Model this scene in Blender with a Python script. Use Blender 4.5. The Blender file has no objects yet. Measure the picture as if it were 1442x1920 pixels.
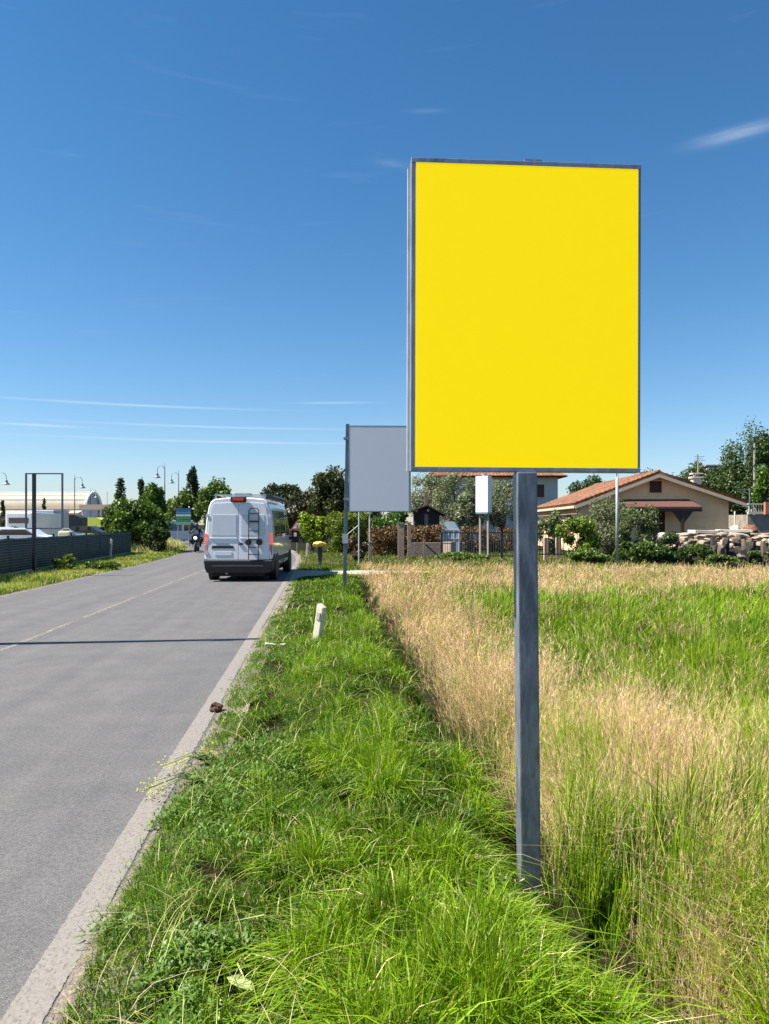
import bpy, bmesh, math, random
import numpy as np
from mathutils import Vector, Matrix, Euler

random.seed(7)
rng = np.random.default_rng(11)
sc = bpy.context.scene
C = sc.collection
PI = math.pi
R = math.radians

# ------------------------------------------------------------------ camera
F, HOR, CX, H = 1387.0, 983.0, 721.0, 1.70        # focal in photo pixels, horizon row, centre column, eye height
cam_d = bpy.data.cameras.new('camera')
cam_d.sensor_fit = 'VERTICAL'; cam_d.sensor_height = 36.0
cam_d.lens = 36.0 * F / 1920.0
cam_d.shift_y = (HOR - 960.0) / 1920.0
cam_d.clip_start = 0.05; cam_d.clip_end = 4000
cam = bpy.data.objects.new('camera', cam_d); C.objects.link(cam)
cam.location = (0, 0, H); cam.rotation_euler = (PI / 2, 0, 0)
sc.camera = cam

# ------------------------------------------------------------------ world, sun, exposure
SUN_EL, SUN_BACK = R(54), R(7.0)                  # sun stands to the left
sun_dir = Vector((-math.cos(SUN_EL) * math.cos(SUN_BACK), -math.cos(SUN_EL) * math.sin(SUN_BACK), math.sin(SUN_EL)))
world = bpy.data.worlds.new('World'); sc.world = world
world.use_nodes = True
wn, wl = world.node_tree.nodes, world.node_tree.links
wn.clear()
w_out = wn.new('ShaderNodeOutputWorld'); w_bg = wn.new('ShaderNodeBackground')
sky = wn.new('ShaderNodeTexSky'); sky.sky_type = 'NISHITA'; sky.sun_disc = False
sky.sun_elevation = SUN_EL; sky.sun_rotation = math.atan2(sun_dir.x, sun_dir.y)
sky.altitude = 20; sky.air_density = 1.0; sky.dust_density = 0.05; sky.ozone_density = 2.5
w_bg.inputs['Strength'].default_value = 0.0575

def wmath(op, a, b=None, c=None):
    n = wn.new('ShaderNodeMath'); n.operation = op
    for i, v in enumerate((a, b, c)):
        if v is None: continue
        if isinstance(v, (int, float)): n.inputs[i].default_value = v
        else: wl.new(v, n.inputs[i])
    return n.outputs[0]

w_tc = wn.new('ShaderNodeTexCoord'); w_sep = wn.new('ShaderNodeSeparateXYZ')
wl.new(w_tc.outputs['Generated'], w_sep.inputs[0])
w_az = wmath('ARCTAN2', w_sep.outputs[0], w_sep.outputs[1]); w_el = wmath('ARCSINE', w_sep.outputs[2])
w_cmb = wn.new('ShaderNodeCombineXYZ')
wl.new(wmath('MULTIPLY', w_az, 3.0), w_cmb.inputs[0]); wl.new(wmath('MULTIPLY', w_el, 22.0), w_cmb.inputs[1])
w_noi = wn.new('ShaderNodeTexNoise'); w_noi.inputs['Scale'].default_value = 1.6
w_noi.inputs['Detail'].default_value = 6; w_noi.inputs['Roughness'].default_value = 0.62; w_noi.inputs['Distortion'].default_value = 0.6
wl.new(w_cmb.outputs[0], w_noi.inputs['Vector'])

def pix_dir(px, py):
    v = Vector(((px - CX) / F, 1.0, (HOR - py) / F)).normalized()
    return math.atan2(v.x, v.y), math.asin(v.z)

def wisp(px, py, half_w, half_h, slope, amp, curve=0.0, wob=0.01):
    a0, e0 = pix_dir(px, py)
    sa, se = half_w / F, half_h / F
    da = wmath('SUBTRACT', w_az, a0)
    lin = wmath('MULTIPLY', da, slope)
    cur = wmath('MULTIPLY', wmath('MULTIPLY', da, da), curve)
    nz = wmath('MULTIPLY', wmath('SUBTRACT', w_noi.outputs[0], 0.5), wob)
    de = wmath('SUBTRACT', wmath('SUBTRACT', w_el, e0), wmath('ADD', wmath('ADD', lin, cur), nz))
    qa = wmath('POWER', wmath('ABSOLUTE', wmath('DIVIDE', da, sa)), 2.0)
    qe = wmath('POWER', wmath('ABSOLUTE', wmath('DIVIDE', de, se)), 2.0)
    g = wmath('EXPONENT', wmath('MULTIPLY', wmath('ADD', qa, qe), -1.0))
    return wmath('MULTIPLY', wmath('MULTIPLY', g, amp), wmath('ADD', wmath('MULTIPLY', w_noi.outputs[0], 1.4), 0.25))

w_cl = wisp(1385, 250, 62, 8, 0.05, 0.24, 0.0, 0.014)
for a in ((735, 305, 30, 7, -0.15, 0.07, 0, 0.02), (800, 208, 30, 3, 0.0, 0.06, 0, 0.004),
          (240, 759, 190, 1.8, 0.0, 0.30, 0, 0.002), (630, 755, 60, 1.6, 0.02, 0.32, 0, 0.002),
          (70, 797, 60, 1.8, 0.0, 0.30, 0, 0.002), (420, 801, 220, 1.6, 0.0, 0.26, 0, 0.002),
          (400, 828, 260, 1.8, 0.0, 0.24, 0, 0.002)):
    w_cl = wmath('ADD', w_cl, wisp(*a))
# a breath of high cirrus over the whole dome
w_cir = wmath('MULTIPLY', wmath('MAXIMUM', wmath('SUBTRACT', w_noi.outputs[0], 0.60), 0.0), 0.22)
w_cl = wmath('MINIMUM', wmath('ADD', w_cl, w_cir), 0.85)
w_hsv = wn.new('ShaderNodeHueSaturation'); w_hsv.inputs['Saturation'].default_value = 1.28
w_air = wn.new('ShaderNodeMixRGB'); w_air.blend_type = 'MULTIPLY'; w_air.inputs[0].default_value = 1.0; w_air.inputs[2].default_value = (1.04, 1.06, 1.035, 1)
wl.new(sky.outputs[0], w_air.inputs[1]); wl.new(w_air.outputs[0], w_hsv.inputs['Color'])
w_mix = wn.new('ShaderNodeMixRGB'); w_mix.inputs[2].default_value = (7.0, 7.6, 8.2, 1)
w_low = wmath('EXPONENT', wmath('MULTIPLY', wmath('MAXIMUM', w_el, 0.0), -9.0))     # bluish haze low over the land, all the way round
w_tint = wn.new('ShaderNodeMixRGB'); w_tint.blend_type = 'MULTIPLY'; w_tint.inputs[2].default_value = (0.66, 0.66, 0.90, 1)
wl.new(w_low, w_tint.inputs[0]); wl.new(w_hsv.outputs[0], w_tint.inputs[1])
wl.new(w_cl, w_mix.inputs[0]); wl.new(w_tint.outputs[0], w_mix.inputs[1])
wl.new(w_mix.outputs[0], w_bg.inputs['Color']); wl.new(w_bg.outputs[0], w_out.inputs[0])

sun_d = bpy.data.lights.new('sun', 'SUN'); sun_d.energy = 4.6; sun_d.angle = R(0.53); sun_d.color = (1.0, 0.955, 0.88)
sun = bpy.data.objects.new('sun', sun_d); C.objects.link(sun)
sun.rotation_euler = sun_dir.to_track_quat('Z', 'Y').to_euler(); sun.location = (-30, 0, 40)
vs = sc.view_settings
vs.view_transform = 'Standard'; vs.look = 'None'; vs.gamma = 1.0; vs.use_curve_mapping = False
vs.exposure = 1.3
sc.cycles.max_bounces = 6; sc.cycles.diffuse_bounces = 3; sc.cycles.transmission_bounces = 4
sc.cycles.glossy_bounces = 3; sc.cycles.transparent_max_bounces = 8
sc.cycles.use_denoising = True

# ------------------------------------------------------------------ frames of reference
TH = R(5.0); CT, ST = math.cos(TH), math.sin(TH)
def bend(s):
    s = np.asarray(s, float)
    t = np.clip(s - 32, 0, None)
    return np.where(t < 55, -0.004 * t * t, -0.004 * 55 * 55 - 0.44 * (t - 55))
def W(u, s, z=0.0):                                 # road frame: u across (right +), s along
    u = float(u) + float(bend(s))
    return Vector((u * CT - s * ST, u * ST + s * CT, z))
def to_us(x, y):
    s = -x * ST + y * CT
    return x * CT + y * ST - bend(s), s
def at(px, py, d): return Vector(((px - CX) / F * d, d, H - (py - HOR) / F * d))
def gx(px, d): return (px - CX) / F * d
def gz(py, d): return H - (py - HOR) / F * d

def _hash(ix, iy, seed):
    h = (ix * 374761393 + iy * 668265263 + seed * 974634777) & 0xffffffff
    h = ((h ^ (h >> 13)) * 1274126177) & 0xffffffff
    return ((h ^ (h >> 16)) & 0xffff) / 65535.0
def vn(x, y, seed=0):                               # value noise 0..1
    x = np.asarray(x, float); y = np.asarray(y, float)
    ix = np.floor(x).astype(np.int64); iy = np.floor(y).astype(np.int64)
    fx = x - ix; fy = y - iy
    fx = fx * fx * (3 - 2 * fx); fy = fy * fy * (3 - 2 * fy)
    a = _hash(ix, iy, seed); b = _hash(ix + 1, iy, seed); c = _hash(ix, iy + 1, seed); d = _hash(ix + 1, iy + 1, seed)
    return (a * (1 - fx) + b * fx) * (1 - fy) + (c * (1 - fx) + d * fx) * fy
def fbm(x, y, seed=0, o=3):
    s, a, t = 0, 0.5, 0
    for i in range(o):
        s = s + a * vn(x * 2 ** i, y * 2 ** i, seed + i); t += a; a *= 0.5
    return s / t
def sstep(a, b, x):
    t = np.clip((x - a) / (b - a), 0, 1); return t * t * (3 - 2 * t)

def wander(s):                                      # the ditch is not dead straight
    return 0.20 * (vn(s * 0.75, s * 0, 205) - 0.5) + 0.12 * (vn(s * 2.1, s * 0, 206) - 0.5)
def holes(x, y): return sstep(0.425, 0.485, 0.55 * fbm(x * 4.6, y * 4.6, 63, 2) + 0.45 * fbm(x * 1.5 + 7, y * 1.5, 64, 2))   # 0 in the hollows of the verge
def zground(x, y):
    u, s = to_us(np.asarray(x, float), np.asarray(y, float))
    near = 1 - sstep(19, 23, s)
    z = np.zeros_like(u)
    verge = sstep(-0.86, -0.45, u)
    z = z + 0.05 * verge * (1 - sstep(0.6, 1.0, u)) * near
    z = z - 0.48 * np.exp(-((u - 1.17 - wander(s)) / 0.20) ** 2) * near * (0.8 + 0.4 * vn(s * 0.7, u * 0, 5))
    z = z - 0.05 * sstep(1.2, 1.6, u)
    z = z + (fbm(x * 2.4, y * 2.4, 3) - 0.5) * 0.11 * sstep(-0.80, 0.0, u) * (1 - 0.6 * sstep(20, 30, s))
    z = z - 0.07 * (1 - holes(x, y)) * sstep(-0.7, -0.45, u) * (1 - sstep(0.8, 1.0, u)) * near
    road = sstep(-7.75, -7.65, u) * (1 - sstep(-0.90, -0.86, u))
    z = z * (1 - road) - 0.035 * road
    z = z + 0.06 * (1 - sstep(-9.4, -8.2, u)) - 0.012 * (1 - sstep(-8.2, -7.6, u))
    return z

# ------------------------------------------------------------------ materials
MATS = {}
def nodes_of(m):
    m.use_nodes = True; nt = m.node_tree; nt.nodes.clear()
    o = nt.nodes.new('ShaderNodeOutputMaterial'); return nt, o
def mat(name, col, rough=0.6, metal=0.0, var=0.12, scale=6.0, bump=0.0, bscale=40.0, coat=0.0, spec=0.5, dirt=None, dirt_amt=0.35, stretch=(1, 1, 1)):
    if name in MATS: return MATS[name]
    m = bpy.data.materials.new(name); nt, o = nodes_of(m)
    N, L = nt.nodes, nt.links
    b = N.new('ShaderNodeBsdfPrincipled'); L.new(b.outputs[0], o.inputs[0])
    b.inputs['Roughness'].default_value = rough; b.inputs['Metallic'].default_value = metal
    b.inputs['Specular IOR Level'].default_value = spec; b.inputs['Coat Weight'].default_value = coat
    tc = N.new('ShaderNodeTexCoord'); mp = N.new('ShaderNodeMapping'); mp.inputs['Scale'].default_value = stretch
    L.new(tc.outputs['Object'], mp.inputs[0])
    n = N.new('ShaderNodeTexNoise'); n.inputs['Scale'].default_value = scale; n.inputs['Detail'].default_value = 6
    n.inputs['Roughness'].default_value = 0.6; L.new(mp.outputs[0], n.inputs['Vector'])
    r = N.new('ShaderNodeValToRGB')
    r.color_ramp.elements[0].position = 0.3; r.color_ramp.elements[1].position = 0.7
    c = np.array(col[:3], float)
    r.color_ramp.elements[0].color = (*(c * (1 - var)), 1); r.color_ramp.elements[1].color = (*np.clip(c * (1 + var), 0, 1), 1)
    L.new(n.outputs[0], r.inputs[0]); last = r.outputs[0]
    if dirt is not None:
        n2 = N.new('ShaderNodeTexNoise'); n2.inputs['Scale'].default_value = scale * 0.45; n2.inputs['Detail'].default_value = 8
        n2.inputs['Roughness'].default_value = 0.7; L.new(mp.outputs[0], n2.inputs['Vector'])
        r2 = N.new('ShaderNodeValToRGB'); r2.color_ramp.elements[0].position = 0.48; r2.color_ramp.elements[1].position = 0.72
        r2.color_ramp.elements[1].color = (dirt_amt,) * 3 + (1,)
        L.new(n2.outputs[0], r2.inputs[0])
        mx = N.new('ShaderNodeMixRGB'); mx.inputs[2].default_value = (*dirt, 1)
        L.new(r2.outputs[0], mx.inputs[0]); L.new(last, mx.inputs[1]); last = mx.outputs[0]
    L.new(last, b.inputs['Base Color'])
    if bump:
        n3 = N.new('ShaderNodeTexNoise'); n3.inputs['Scale'].default_value = bscale; n3.inputs['Detail'].default_value = 4
        L.new(mp.outputs[0], n3.inputs['Vector'])
        bp = N.new('ShaderNodeBump'); bp.inputs['Strength'].default_value = bump; bp.inputs['Distance'].default_value = 0.02
        L.new(n3.outputs[0], bp.inputs['Height']); L.new(bp.outputs[0], b.inputs['Normal'])
    MATS[name] = m; return m
def glass_mat(name, col=(0.02, 0.025, 0.03), rough=0.08):
    return mat(name, col, rough, 0.0, 0.05, spec=0.9, coat=0.3)
def light_mat(name, col, strength):
    if name in MATS: return MATS[name]
    m = bpy.data.materials.new(name); nt, o = nodes_of(m)
    b = nt.nodes.new('ShaderNodeBsdfPrincipled'); b.inputs['Base Color'].default_value = (*col, 1); b.inputs['Roughness'].default_value = 0.5; b.inputs['Specular IOR Level'].default_value = 0.15
    b.inputs['Emission Color'].default_value = (*col, 1); b.inputs['Emission Strength'].default_value = strength
    n = nt.nodes.new('ShaderNodeTexNoise'); n.inputs['Scale'].default_value = 30
    nt.links.new(b.outputs[0], o.inputs[0]); MATS[name] = m; return m
def leaf_mat(name, trans=0.4, rough=0.5, gloss=0.08, tint=(1.15, 1.1, 0.45)):
    """colour from the point attribute 'col'; light passes through the leaf"""
    if name in MATS: return MATS[name]
    m = bpy.data.materials.new(name); nt, o = nodes_of(m); N, L = nt.nodes, nt.links
    a = N.new('ShaderNodeAttribute'); a.attribute_name = 'col'
    d = N.new('ShaderNodeBsdfDiffuse'); t = N.new('ShaderNodeBsdfTranslucent'); g = N.new('ShaderNodeBsdfGlossy')
    g.inputs['Roughness'].default_value = rough; g.inputs['Color'].default_value = (0.9, 0.95, 0.85, 1)
    mu = N.new('ShaderNodeMixRGB'); mu.blend_type = 'MULTIPLY'; mu.inputs[0].default_value = 1; mu.inputs[2].default_value = (*tint, 1)
    L.new(a.outputs['Color'], d.inputs[0]); L.new(a.outputs['Color'], mu.inputs[1]); L.new(mu.outputs[0], t.inputs[0])
    m1 = N.new('ShaderNodeMixShader'); m1.inputs[0].default_value = trans; L.new(d.outputs[0], m1.inputs[1]); L.new(t.outputs[0], m1.inputs[2])
    m2 = N.new('ShaderNodeMixShader'); m2.inputs[0].default_value = gloss; L.new(m1.outputs[0], m2.inputs[1]); L.new(g.outputs[0], m2.inputs[2])
    L.new(m2.outputs[0], o.inputs[0]); MATS[name] = m; return m

# ------------------------------------------------------------------ objects and meshes
def tag(o, label=None, cat=None, group=None, kind=None):
    if label: o['label'] = label
    if cat: o['category'] = cat
    if group: o['group'] = group
    if kind: o['kind'] = kind
    return o
def thing(name, label, cat, loc=(0, 0, 0), rz=0.0, group=None):
    o = bpy.data.objects.new(name, None); C.objects.link(o); o.empty_display_size = 0.2
    o.location = loc; o.rotation_euler = (0, 0, rz); tag(o, label, cat, group); return o
def link_mesh(name, me, m=None, parent=None):
    o = bpy.data.objects.new(name, me); C.objects.link(o)
    if m: me.materials.append(m)
    if parent is not None: o.parent = parent
    return o

class MB:
    """collects simple solids; org is subtracted so parts are local to their thing"""
    def __init__(s, org=(0, 0, 0)): s.v, s.f, s.o = [], [], Vector(org)
    def add(s, vs, fs):
        k = len(s.v); s.v += [Vector(p) - s.o for p in vs]; s.f += [[i + k for i in q] for q in fs]; return s
    def box(s, c, d, rot=None):
        c = Vector(c); x, y, z = d[0] / 2, d[1] / 2, d[2] / 2
        P = [Vector(p) for p in ((-x, -y, -z), (x, -y, -z), (x, y, -z), (-x, y, -z), (-x, -y, z), (x, -y, z), (x, y, z), (-x, y, z))]
        if rot is not None:
            Q = rot if isinstance(rot, Matrix) else Euler(rot).to_matrix(); P = [Q @ p for p in P]
        return s.add([c + p for p in P], [(0, 3, 2, 1), (4, 5, 6, 7), (0, 1, 5, 4), (1, 2, 6, 5), (2, 3, 7, 6), (3, 0, 4, 7)])
    def tube(s, a, b, r0, r1=None, n=8, caps=True):
        a, b = Vector(a), Vector(b); r1 = r0 if r1 is None else r1
        q = (b - a).to_track_quat('Z', 'Y'); vs = []
        for p, r in ((a, r0), (b, r1)):
            for i in range(n):
                t = 2 * PI * i / n; vs.append(p + q @ Vector((r * math.cos(t), r * math.sin(t), 0)))
        fs = [(i, (i + 1) % n, n + (i + 1) % n, n + i) for i in range(n)]
        if caps: fs += [tuple(range(n))[::-1], tuple(range(n, 2 * n))]
        return s.add(vs, fs)
    def path(s, pts, rad, n=6):
        for i in range(len(pts) - 1):
            r0 = rad[i] if isinstance(rad, (list, tuple)) else rad; r1 = rad[i + 1] if isinstance(rad, (list, tuple)) else rad
            s.tube(pts[i], pts[i + 1], r0, r1, n)
        return s
    def lathe(s, c, prof, n=14, q=None):
        c = Vector(c); vs = []
        for r, z in prof:
            for i in range(n):
                t = 2 * PI * i / n; p = Vector((r * math.cos(t), r * math.sin(t), z)); vs.append(c + (q @ p if q else p))
        fs = []
        for j in range(len(prof) - 1):
            fs += [(j * n + i, j * n + (i + 1) % n, (j + 1) * n + (i + 1) % n, (j + 1) * n + i) for i in range(n)]
        fs += [tuple(range(n))[::-1], tuple(range((len(prof) - 1) * n, len(prof) * n))]
        return s.add(vs, fs)
    def prism(s, poly, y0, y1):                     # poly in xz, extruded along y
        n = len(poly); vs = [(p[0], y0, p[1]) for p in poly] + [(p[0], y1, p[1]) for p in poly]
        return s.add(vs, [tuple(range(n)), tuple(range(2 * n - 1, n - 1, -1))] + [(i, n + i, n + (i + 1) % n, (i + 1) % n) for i in range(n)])
    def build(s, name, m, parent=None, bevel=0.0, smooth=False):
        me = bpy.data.meshes.new(name); me.from_pydata([tuple(p) for p in s.v], [], s.f)
        bm = bmesh.new(); bm.from_mesh(me); bmesh.ops.recalc_face_normals(bm, faces=bm.faces)
        if bevel: bmesh.ops.bevel(bm, geom=list(bm.edges), offset=bevel, segments=2, profile=0.6, affect='EDGES', clamp_overlap=True)
        bm.to_mesh(me); bm.free()
        if smooth:
            for p in me.polygons: p.use_smooth = True
        return link_mesh(name, me, m, parent)

def tri_mesh(name, V, T, col=None, m=None, parent=None, smooth=False):
    """fast mesh from numpy arrays: V (n,3), T (k,3 or 4)"""
    me = bpy.data.meshes.new(name); V = np.ascontiguousarray(V, np.float32); T = np.ascontiguousarray(T, np.int32)
    k, c = T.shape
    me.vertices.add(len(V)); me.vertices.foreach_set('co', V.ravel())
    me.loops.add(k * c); me.loops.foreach_set('vertex_index', T.ravel())
    me.polygons.add(k); me.polygons.foreach_set('loop_start', np.arange(0, k * c, c, dtype=np.int32))
    if smooth: me.polygons.foreach_set('use_smooth', np.ones(k, bool))
    me.update(calc_edges=True)
    if col is not None:
        a = me.attributes.new('col', 'FLOAT_COLOR', 'POINT')
        cc = np.ones((len(V), 4), np.float32); cc[:, :3] = col; a.data.foreach_set('color', cc.ravel())
    return link_mesh(name, me, m, parent)
def dup(root, loc=None, rz=None, label=None):
    r = root.copy(); C.objects.link(r)
    if loc is not None: r.location = loc
    if rz is not None: r.rotation_euler = (0, 0, rz)
    if label: r['label'] = label
    for ch in root.children:
        c = ch.copy(); C.objects.link(c); c.parent = r
        for g in ch.children:
            d = g.copy(); C.objects.link(d); d.parent = c
    return r

# ================================================================== ground, road
def ramp_between(N, L, fac, a, b, p0=0.3, p1=0.7):
    r = N.new('ShaderNodeValToRGB'); r.color_ramp.elements[0].position = p0; r.color_ramp.elements[1].position = p1
    r.color_ramp.elements[0].color = (*a, 1); r.color_ramp.elements[1].color = (*b, 1); L.new(fac, r.inputs[0]); return r.outputs[0]

m_soil = mat('soil', (0.020, 0.017, 0.009), 0.95, spec=0.05, var=0.45, scale=3.0, bump=0.8, bscale=30, dirt=(0.014, 0.022, 0.005), dirt_amt=0.8)
def axis(pieces):
    return np.concatenate([np.linspace(a, b, n, endpoint=False) for a, b, n in pieces] + [[pieces[-1][1]]])
us = axis([(-900, -60, 14), (-60, -10, 16), (-10, -7.9, 8), (-7.9, -7.5, 5), (-7.5, -1.0, 6), (-1.0, -0.7, 6), (-0.7, 3, 40), (3, 12, 30), (12, 60, 20), (60, 900, 14)])
ss = axis([(-60, 0, 10), (0, 12, 90), (12, 30, 60), (30, 120, 45), (120, 400, 14), (400, 1800, 10)])
UU, SS = np.meshgrid(us, ss)
B = bend(SS) * 1.0
XX = (UU + B) * CT - SS * ST; YY = (UU + B) * ST + SS * CT
ZZ = zground(XX, YY)
nu, ns = len(us), len(ss)
idx = np.arange(nu * ns).reshape(ns, nu)
T = np.stack([idx[:-1, :-1], idx[:-1, 1:], idx[1:, 1:], idx[1:, :-1]], -1).reshape(-1, 4)
g = tri_mesh('ground', np.stack([XX, YY, ZZ], -1).reshape(-1, 3), T, None, m_soil, smooth=True)
tag(g, 'brown and green soil under the grass verges and the field', 'ground', kind='structure')

def road_sheet(name, u0, u1, s0, s1, z, m, du=None, step=2.0, label='', cat='road', jag=0.0):
    n = max(2, int((s1 - s0) / step) + 1); s_ = np.linspace(s0, s1, n)
    cols = np.linspace(u0, u1, du or 2); V = []
    for s in s_:
        for i, u in enumerate(cols):
            uu = u
            if jag and i == len(cols) - 1: uu = u + jag * (float(fbm(np.array(s * 3.1), np.array(0.3), 21)) - 0.5) * 2
            p = W(uu, s, z); V.append(p)
    k = len(cols); T = [(j * k + i, j * k + i + 1, (j + 1) * k + i + 1, (j + 1) * k + i) for j in range(n - 1) for i in range(k - 1)]
    o = tri_mesh(name, np.array(V), np.array(T), None, m); tag(o, label, cat, kind='structure'); return o

# asphalt: aggregate speckle, worn wheel tracks, stains, hairline cracks (coordinates turned to run along the road)
def road_coords(nt):
    N, L = nt.nodes, nt.links
    tc = N.new('ShaderNodeTexCoord'); mp = N.new('ShaderNodeMapping'); mp.vector_type = 'POINT'
    mp.inputs['Rotation'].default_value = (0, 0, -TH); L.new(tc.outputs['Object'], mp.inputs[0]); return mp.outputs[0]
m_asph = bpy.data.materials.new('asphalt'); nt, o = nodes_of(m_asph); N, L = nt.nodes, nt.links
b = N.new('ShaderNodeBsdfPrincipled'); b.inputs['Roughness'].default_value = 0.82; b.inputs['Specular IOR Level'].default_value = 0.35; L.new(b.outputs[0], o.inputs[0])
rc = road_coords(nt)
def noise(N, L, vec, scale, detail=4, rough=0.6, sc3=None):
    if sc3:
        mp = N.new('ShaderNodeMapping'); mp.inputs['Scale'].default_value = sc3; L.new(vec, mp.inputs[0]); vec = mp.outputs[0]
    n = N.new('ShaderNodeTexNoise'); n.inputs['Scale'].default_value = scale; n.inputs['Detail'].default_value = detail; n.inputs['Roughness'].default_value = rough
    L.new(vec, n.inputs['Vector']); return n.outputs[0]
big = ramp_between(N, L, noise(N, L, rc, 1.7, 9, 0.72), (0.090, 0.088, 0.087), (0.125, 0.120, 0.116), 0.30, 0.70)
trk = ramp_between(N, L, noise(N, L, rc, 1.0, 3, 0.5, (2.4, 0.05, 1)), (0.91, 0.91, 0.93), (1.09, 1.08, 1.06), 0.35, 0.65)
m1 = N.new('ShaderNodeMixRGB'); m1.blend_type = 'MULTIPLY'; m1.inputs[0].default_value = 1; L.new(big, m1.inputs[1]); L.new(trk, m1.inputs[2])
spk = ramp_between(N, L, noise(N, L, rc, 140, 2, 0.7), (0.50, 0.50, 0.51), (1.60, 1.57, 1.53), 0.32, 0.68)
m2 = N.new('ShaderNodeMixRGB'); m2.blend_type = 'MULTIPLY'; m2.inputs[0].default_value = 0.9; L.new(m1.outputs[0], m2.inputs[1]); L.new(spk, m2.inputs[2])
spk2 = ramp_between(N, L, noise(N, L, rc, 38, 3, 0.7), (0.78, 0.78, 0.79), (1.20, 1.19, 1.18), 0.35, 0.65)
m2b = N.new('ShaderNodeMixRGB'); m2b.blend_type = 'MULTIPLY'; m2b.inputs[0].default_value = 1; L.new(m2.outputs[0], m2b.inputs[1]); L.new(spk2, m2b.inputs[2])
pit = ramp_between(N, L, noise(N, L, rc, 26, 6, 0.75), (0.55, 0.54, 0.54), (1, 1, 1), 0.28, 0.36)
m2c = N.new('ShaderNodeMixRGB'); m2c.blend_type = 'MULTIPLY'; m2c.inputs[0].default_value = 1; L.new(m2b.outputs[0], m2c.inputs[1]); L.new(pit, m2c.inputs[2]); m2b = m2c
vor = N.new('ShaderNodeTexVoronoi'); vor.feature = 'DISTANCE_TO_EDGE'; vor.inputs['Scale'].default_value = 0.55
dis = N.new('ShaderNodeMixRGB'); dis.inputs[0].default_value = 0.25; L.new(rc, dis.inputs[1])
nv = N.new('ShaderNodeTexNoise'); nv.inputs['Scale'].default_value = 2.5; nv.inputs['Detail'].default_value = 5; L.new(rc, nv.inputs['Vector']); L.new(nv.outputs['Color'], dis.inputs[2])
L.new(dis.outputs[0], vor.inputs['Vector'])
crk = ramp_between(N, L, vor.outputs[0], (0.62, 0.62, 0.62), (1, 1, 1), 0.0, 0.007)
m3 = N.new('ShaderNodeMixRGB'); m3.blend_type = 'MULTIPLY'
crm = ramp_between(N, L, noise(N, L, rc, 0.35, 2), (0, 0, 0), (1, 1, 1), 0.5, 0.62); L.new(crm, m3.inputs[0])
L.new(m2b.outputs[0], m3.inputs[1]); L.new(crk, m3.inputs[2]); L.new(m3.outputs[0], b.inputs['Base Color'])
bp = N.new('ShaderNodeBump'); bp.inputs['Strength'].default_value = 0.6; bp.inputs['Distance'].default_value = 0.006
L.new(noise(N, L, rc, 110, 3, 0.7), bp.inputs['Height']); L.new(bp.outputs[0], b.inputs['Normal'])
road_sheet('road', -7.62, -0.89, -40, 330, 0.0, m_asph, du=6, step=1.0, label='grey worn asphalt country road running away past the van', cat='road', jag=0.03)

def paint(name, keep0, keep1, col=(0.228, 0.202, 0.172), sc_=(1, 0.3, 1), ragged=None):
    m = bpy.data.materials.new(name); nt, o = nodes_of(m); N, L = nt.nodes, nt.links
    b = N.new('ShaderNodeBsdfPrincipled'); b.inputs['Roughness'].default_value = 0.75; rc = road_coords(nt)
    c = ramp_between(N, L, noise(N, L, rc, 60, 4, 0.7), tuple(np.array(col) * 0.78), tuple(np.array(col) * 1.12), 0.3, 0.7)
    L.new(c, b.inputs['Base Color'])
    tr = N.new('ShaderNodeBsdfTransparent'); mx = N.new('ShaderNodeMixShader')
    k = ramp_between(N, L, noise(N, L, rc, 22, 8, 0.75, sc_), (0, 0, 0), (1, 1, 1), keep0, keep1)
    if ragged:                                      # chipped edges: paint ends where distance from the line's axis plus noise exceeds its half width
        sp = N.new('ShaderNodeSeparateXYZ'); L.new(rc, sp.inputs[0])
        def mt(op, p, q):
            n_ = N.new('ShaderNodeMath'); n_.operation = op
            for i_, v_ in enumerate((p, q)):
                if isinstance(v_, (int, float)): n_.inputs[i_].default_value = v_
                else: L.new(v_, n_.inputs[i_])
            return n_.outputs[0]
        dist_ = mt('ABSOLUTE', mt('SUBTRACT', sp.outputs[0], ragged[0]), 0)
        lim_ = mt('SUBTRACT', ragged[1], mt('MULTIPLY', noise(N, L, rc, 9, 8, 0.8), ragged[2]))
        k = mt('MULTIPLY', k, mt('LESS_THAN', dist_, lim_))
    L.new(k, mx.inputs[0]); L.new(tr.outputs[0], mx.inputs[1]); L.new(b.outputs[0], mx.inputs[2]); L.new(mx.outputs[0], o.inputs[0]); return m
m_edge = paint('worn_edge_paint', 0.24, 0.48, sc_=(3.2, 1.6, 1), ragged=(-1.0125, 0.099, 0.052)); m_edge2 = paint('far_edge_paint', 0.24, 0.48, sc_=(3.2, 1.6, 1)); m_cent = paint('faded_centre_paint', 0.33, 0.60, (0.25, 0.225, 0.18)); m_left = paint('faded_left_paint', 0.36, 0.56)
road_sheet('edge_line', -1.10, -0.925, -5, 31, 0.004, m_edge, step=0.5, label='worn white edge line along the grass verge', cat='road marking')
road_sheet('edge_line', -1.09, -0.935, 31, 200, 0.004, m_edge2, step=0.5, label='far stretch of the white edge line beyond the van', cat='road marking')
road_sheet('left_edge_line', -7.46, -7.34, -5, 200, 0.004, m_left, step=1.0, label='faded edge line on the far side of the road', cat='road marking')
for k in range(14):
    s0 = 9.3 + k * 4.5
    d = road_sheet('centre_dash', -4.32, -4.22, s0, s0 + 3.9, 0.004, m_cent, step=0.6, label='faded centre line dash of the road, counted %s from the camera' % ['first', 'second', 'third', 'fourth', 'fifth', 'sixth', 'seventh', 'eighth', 'ninth', 'tenth', 'eleventh', 'twelfth', 'thirteenth', 'fourteenth'][k], cat='road marking')

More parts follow.
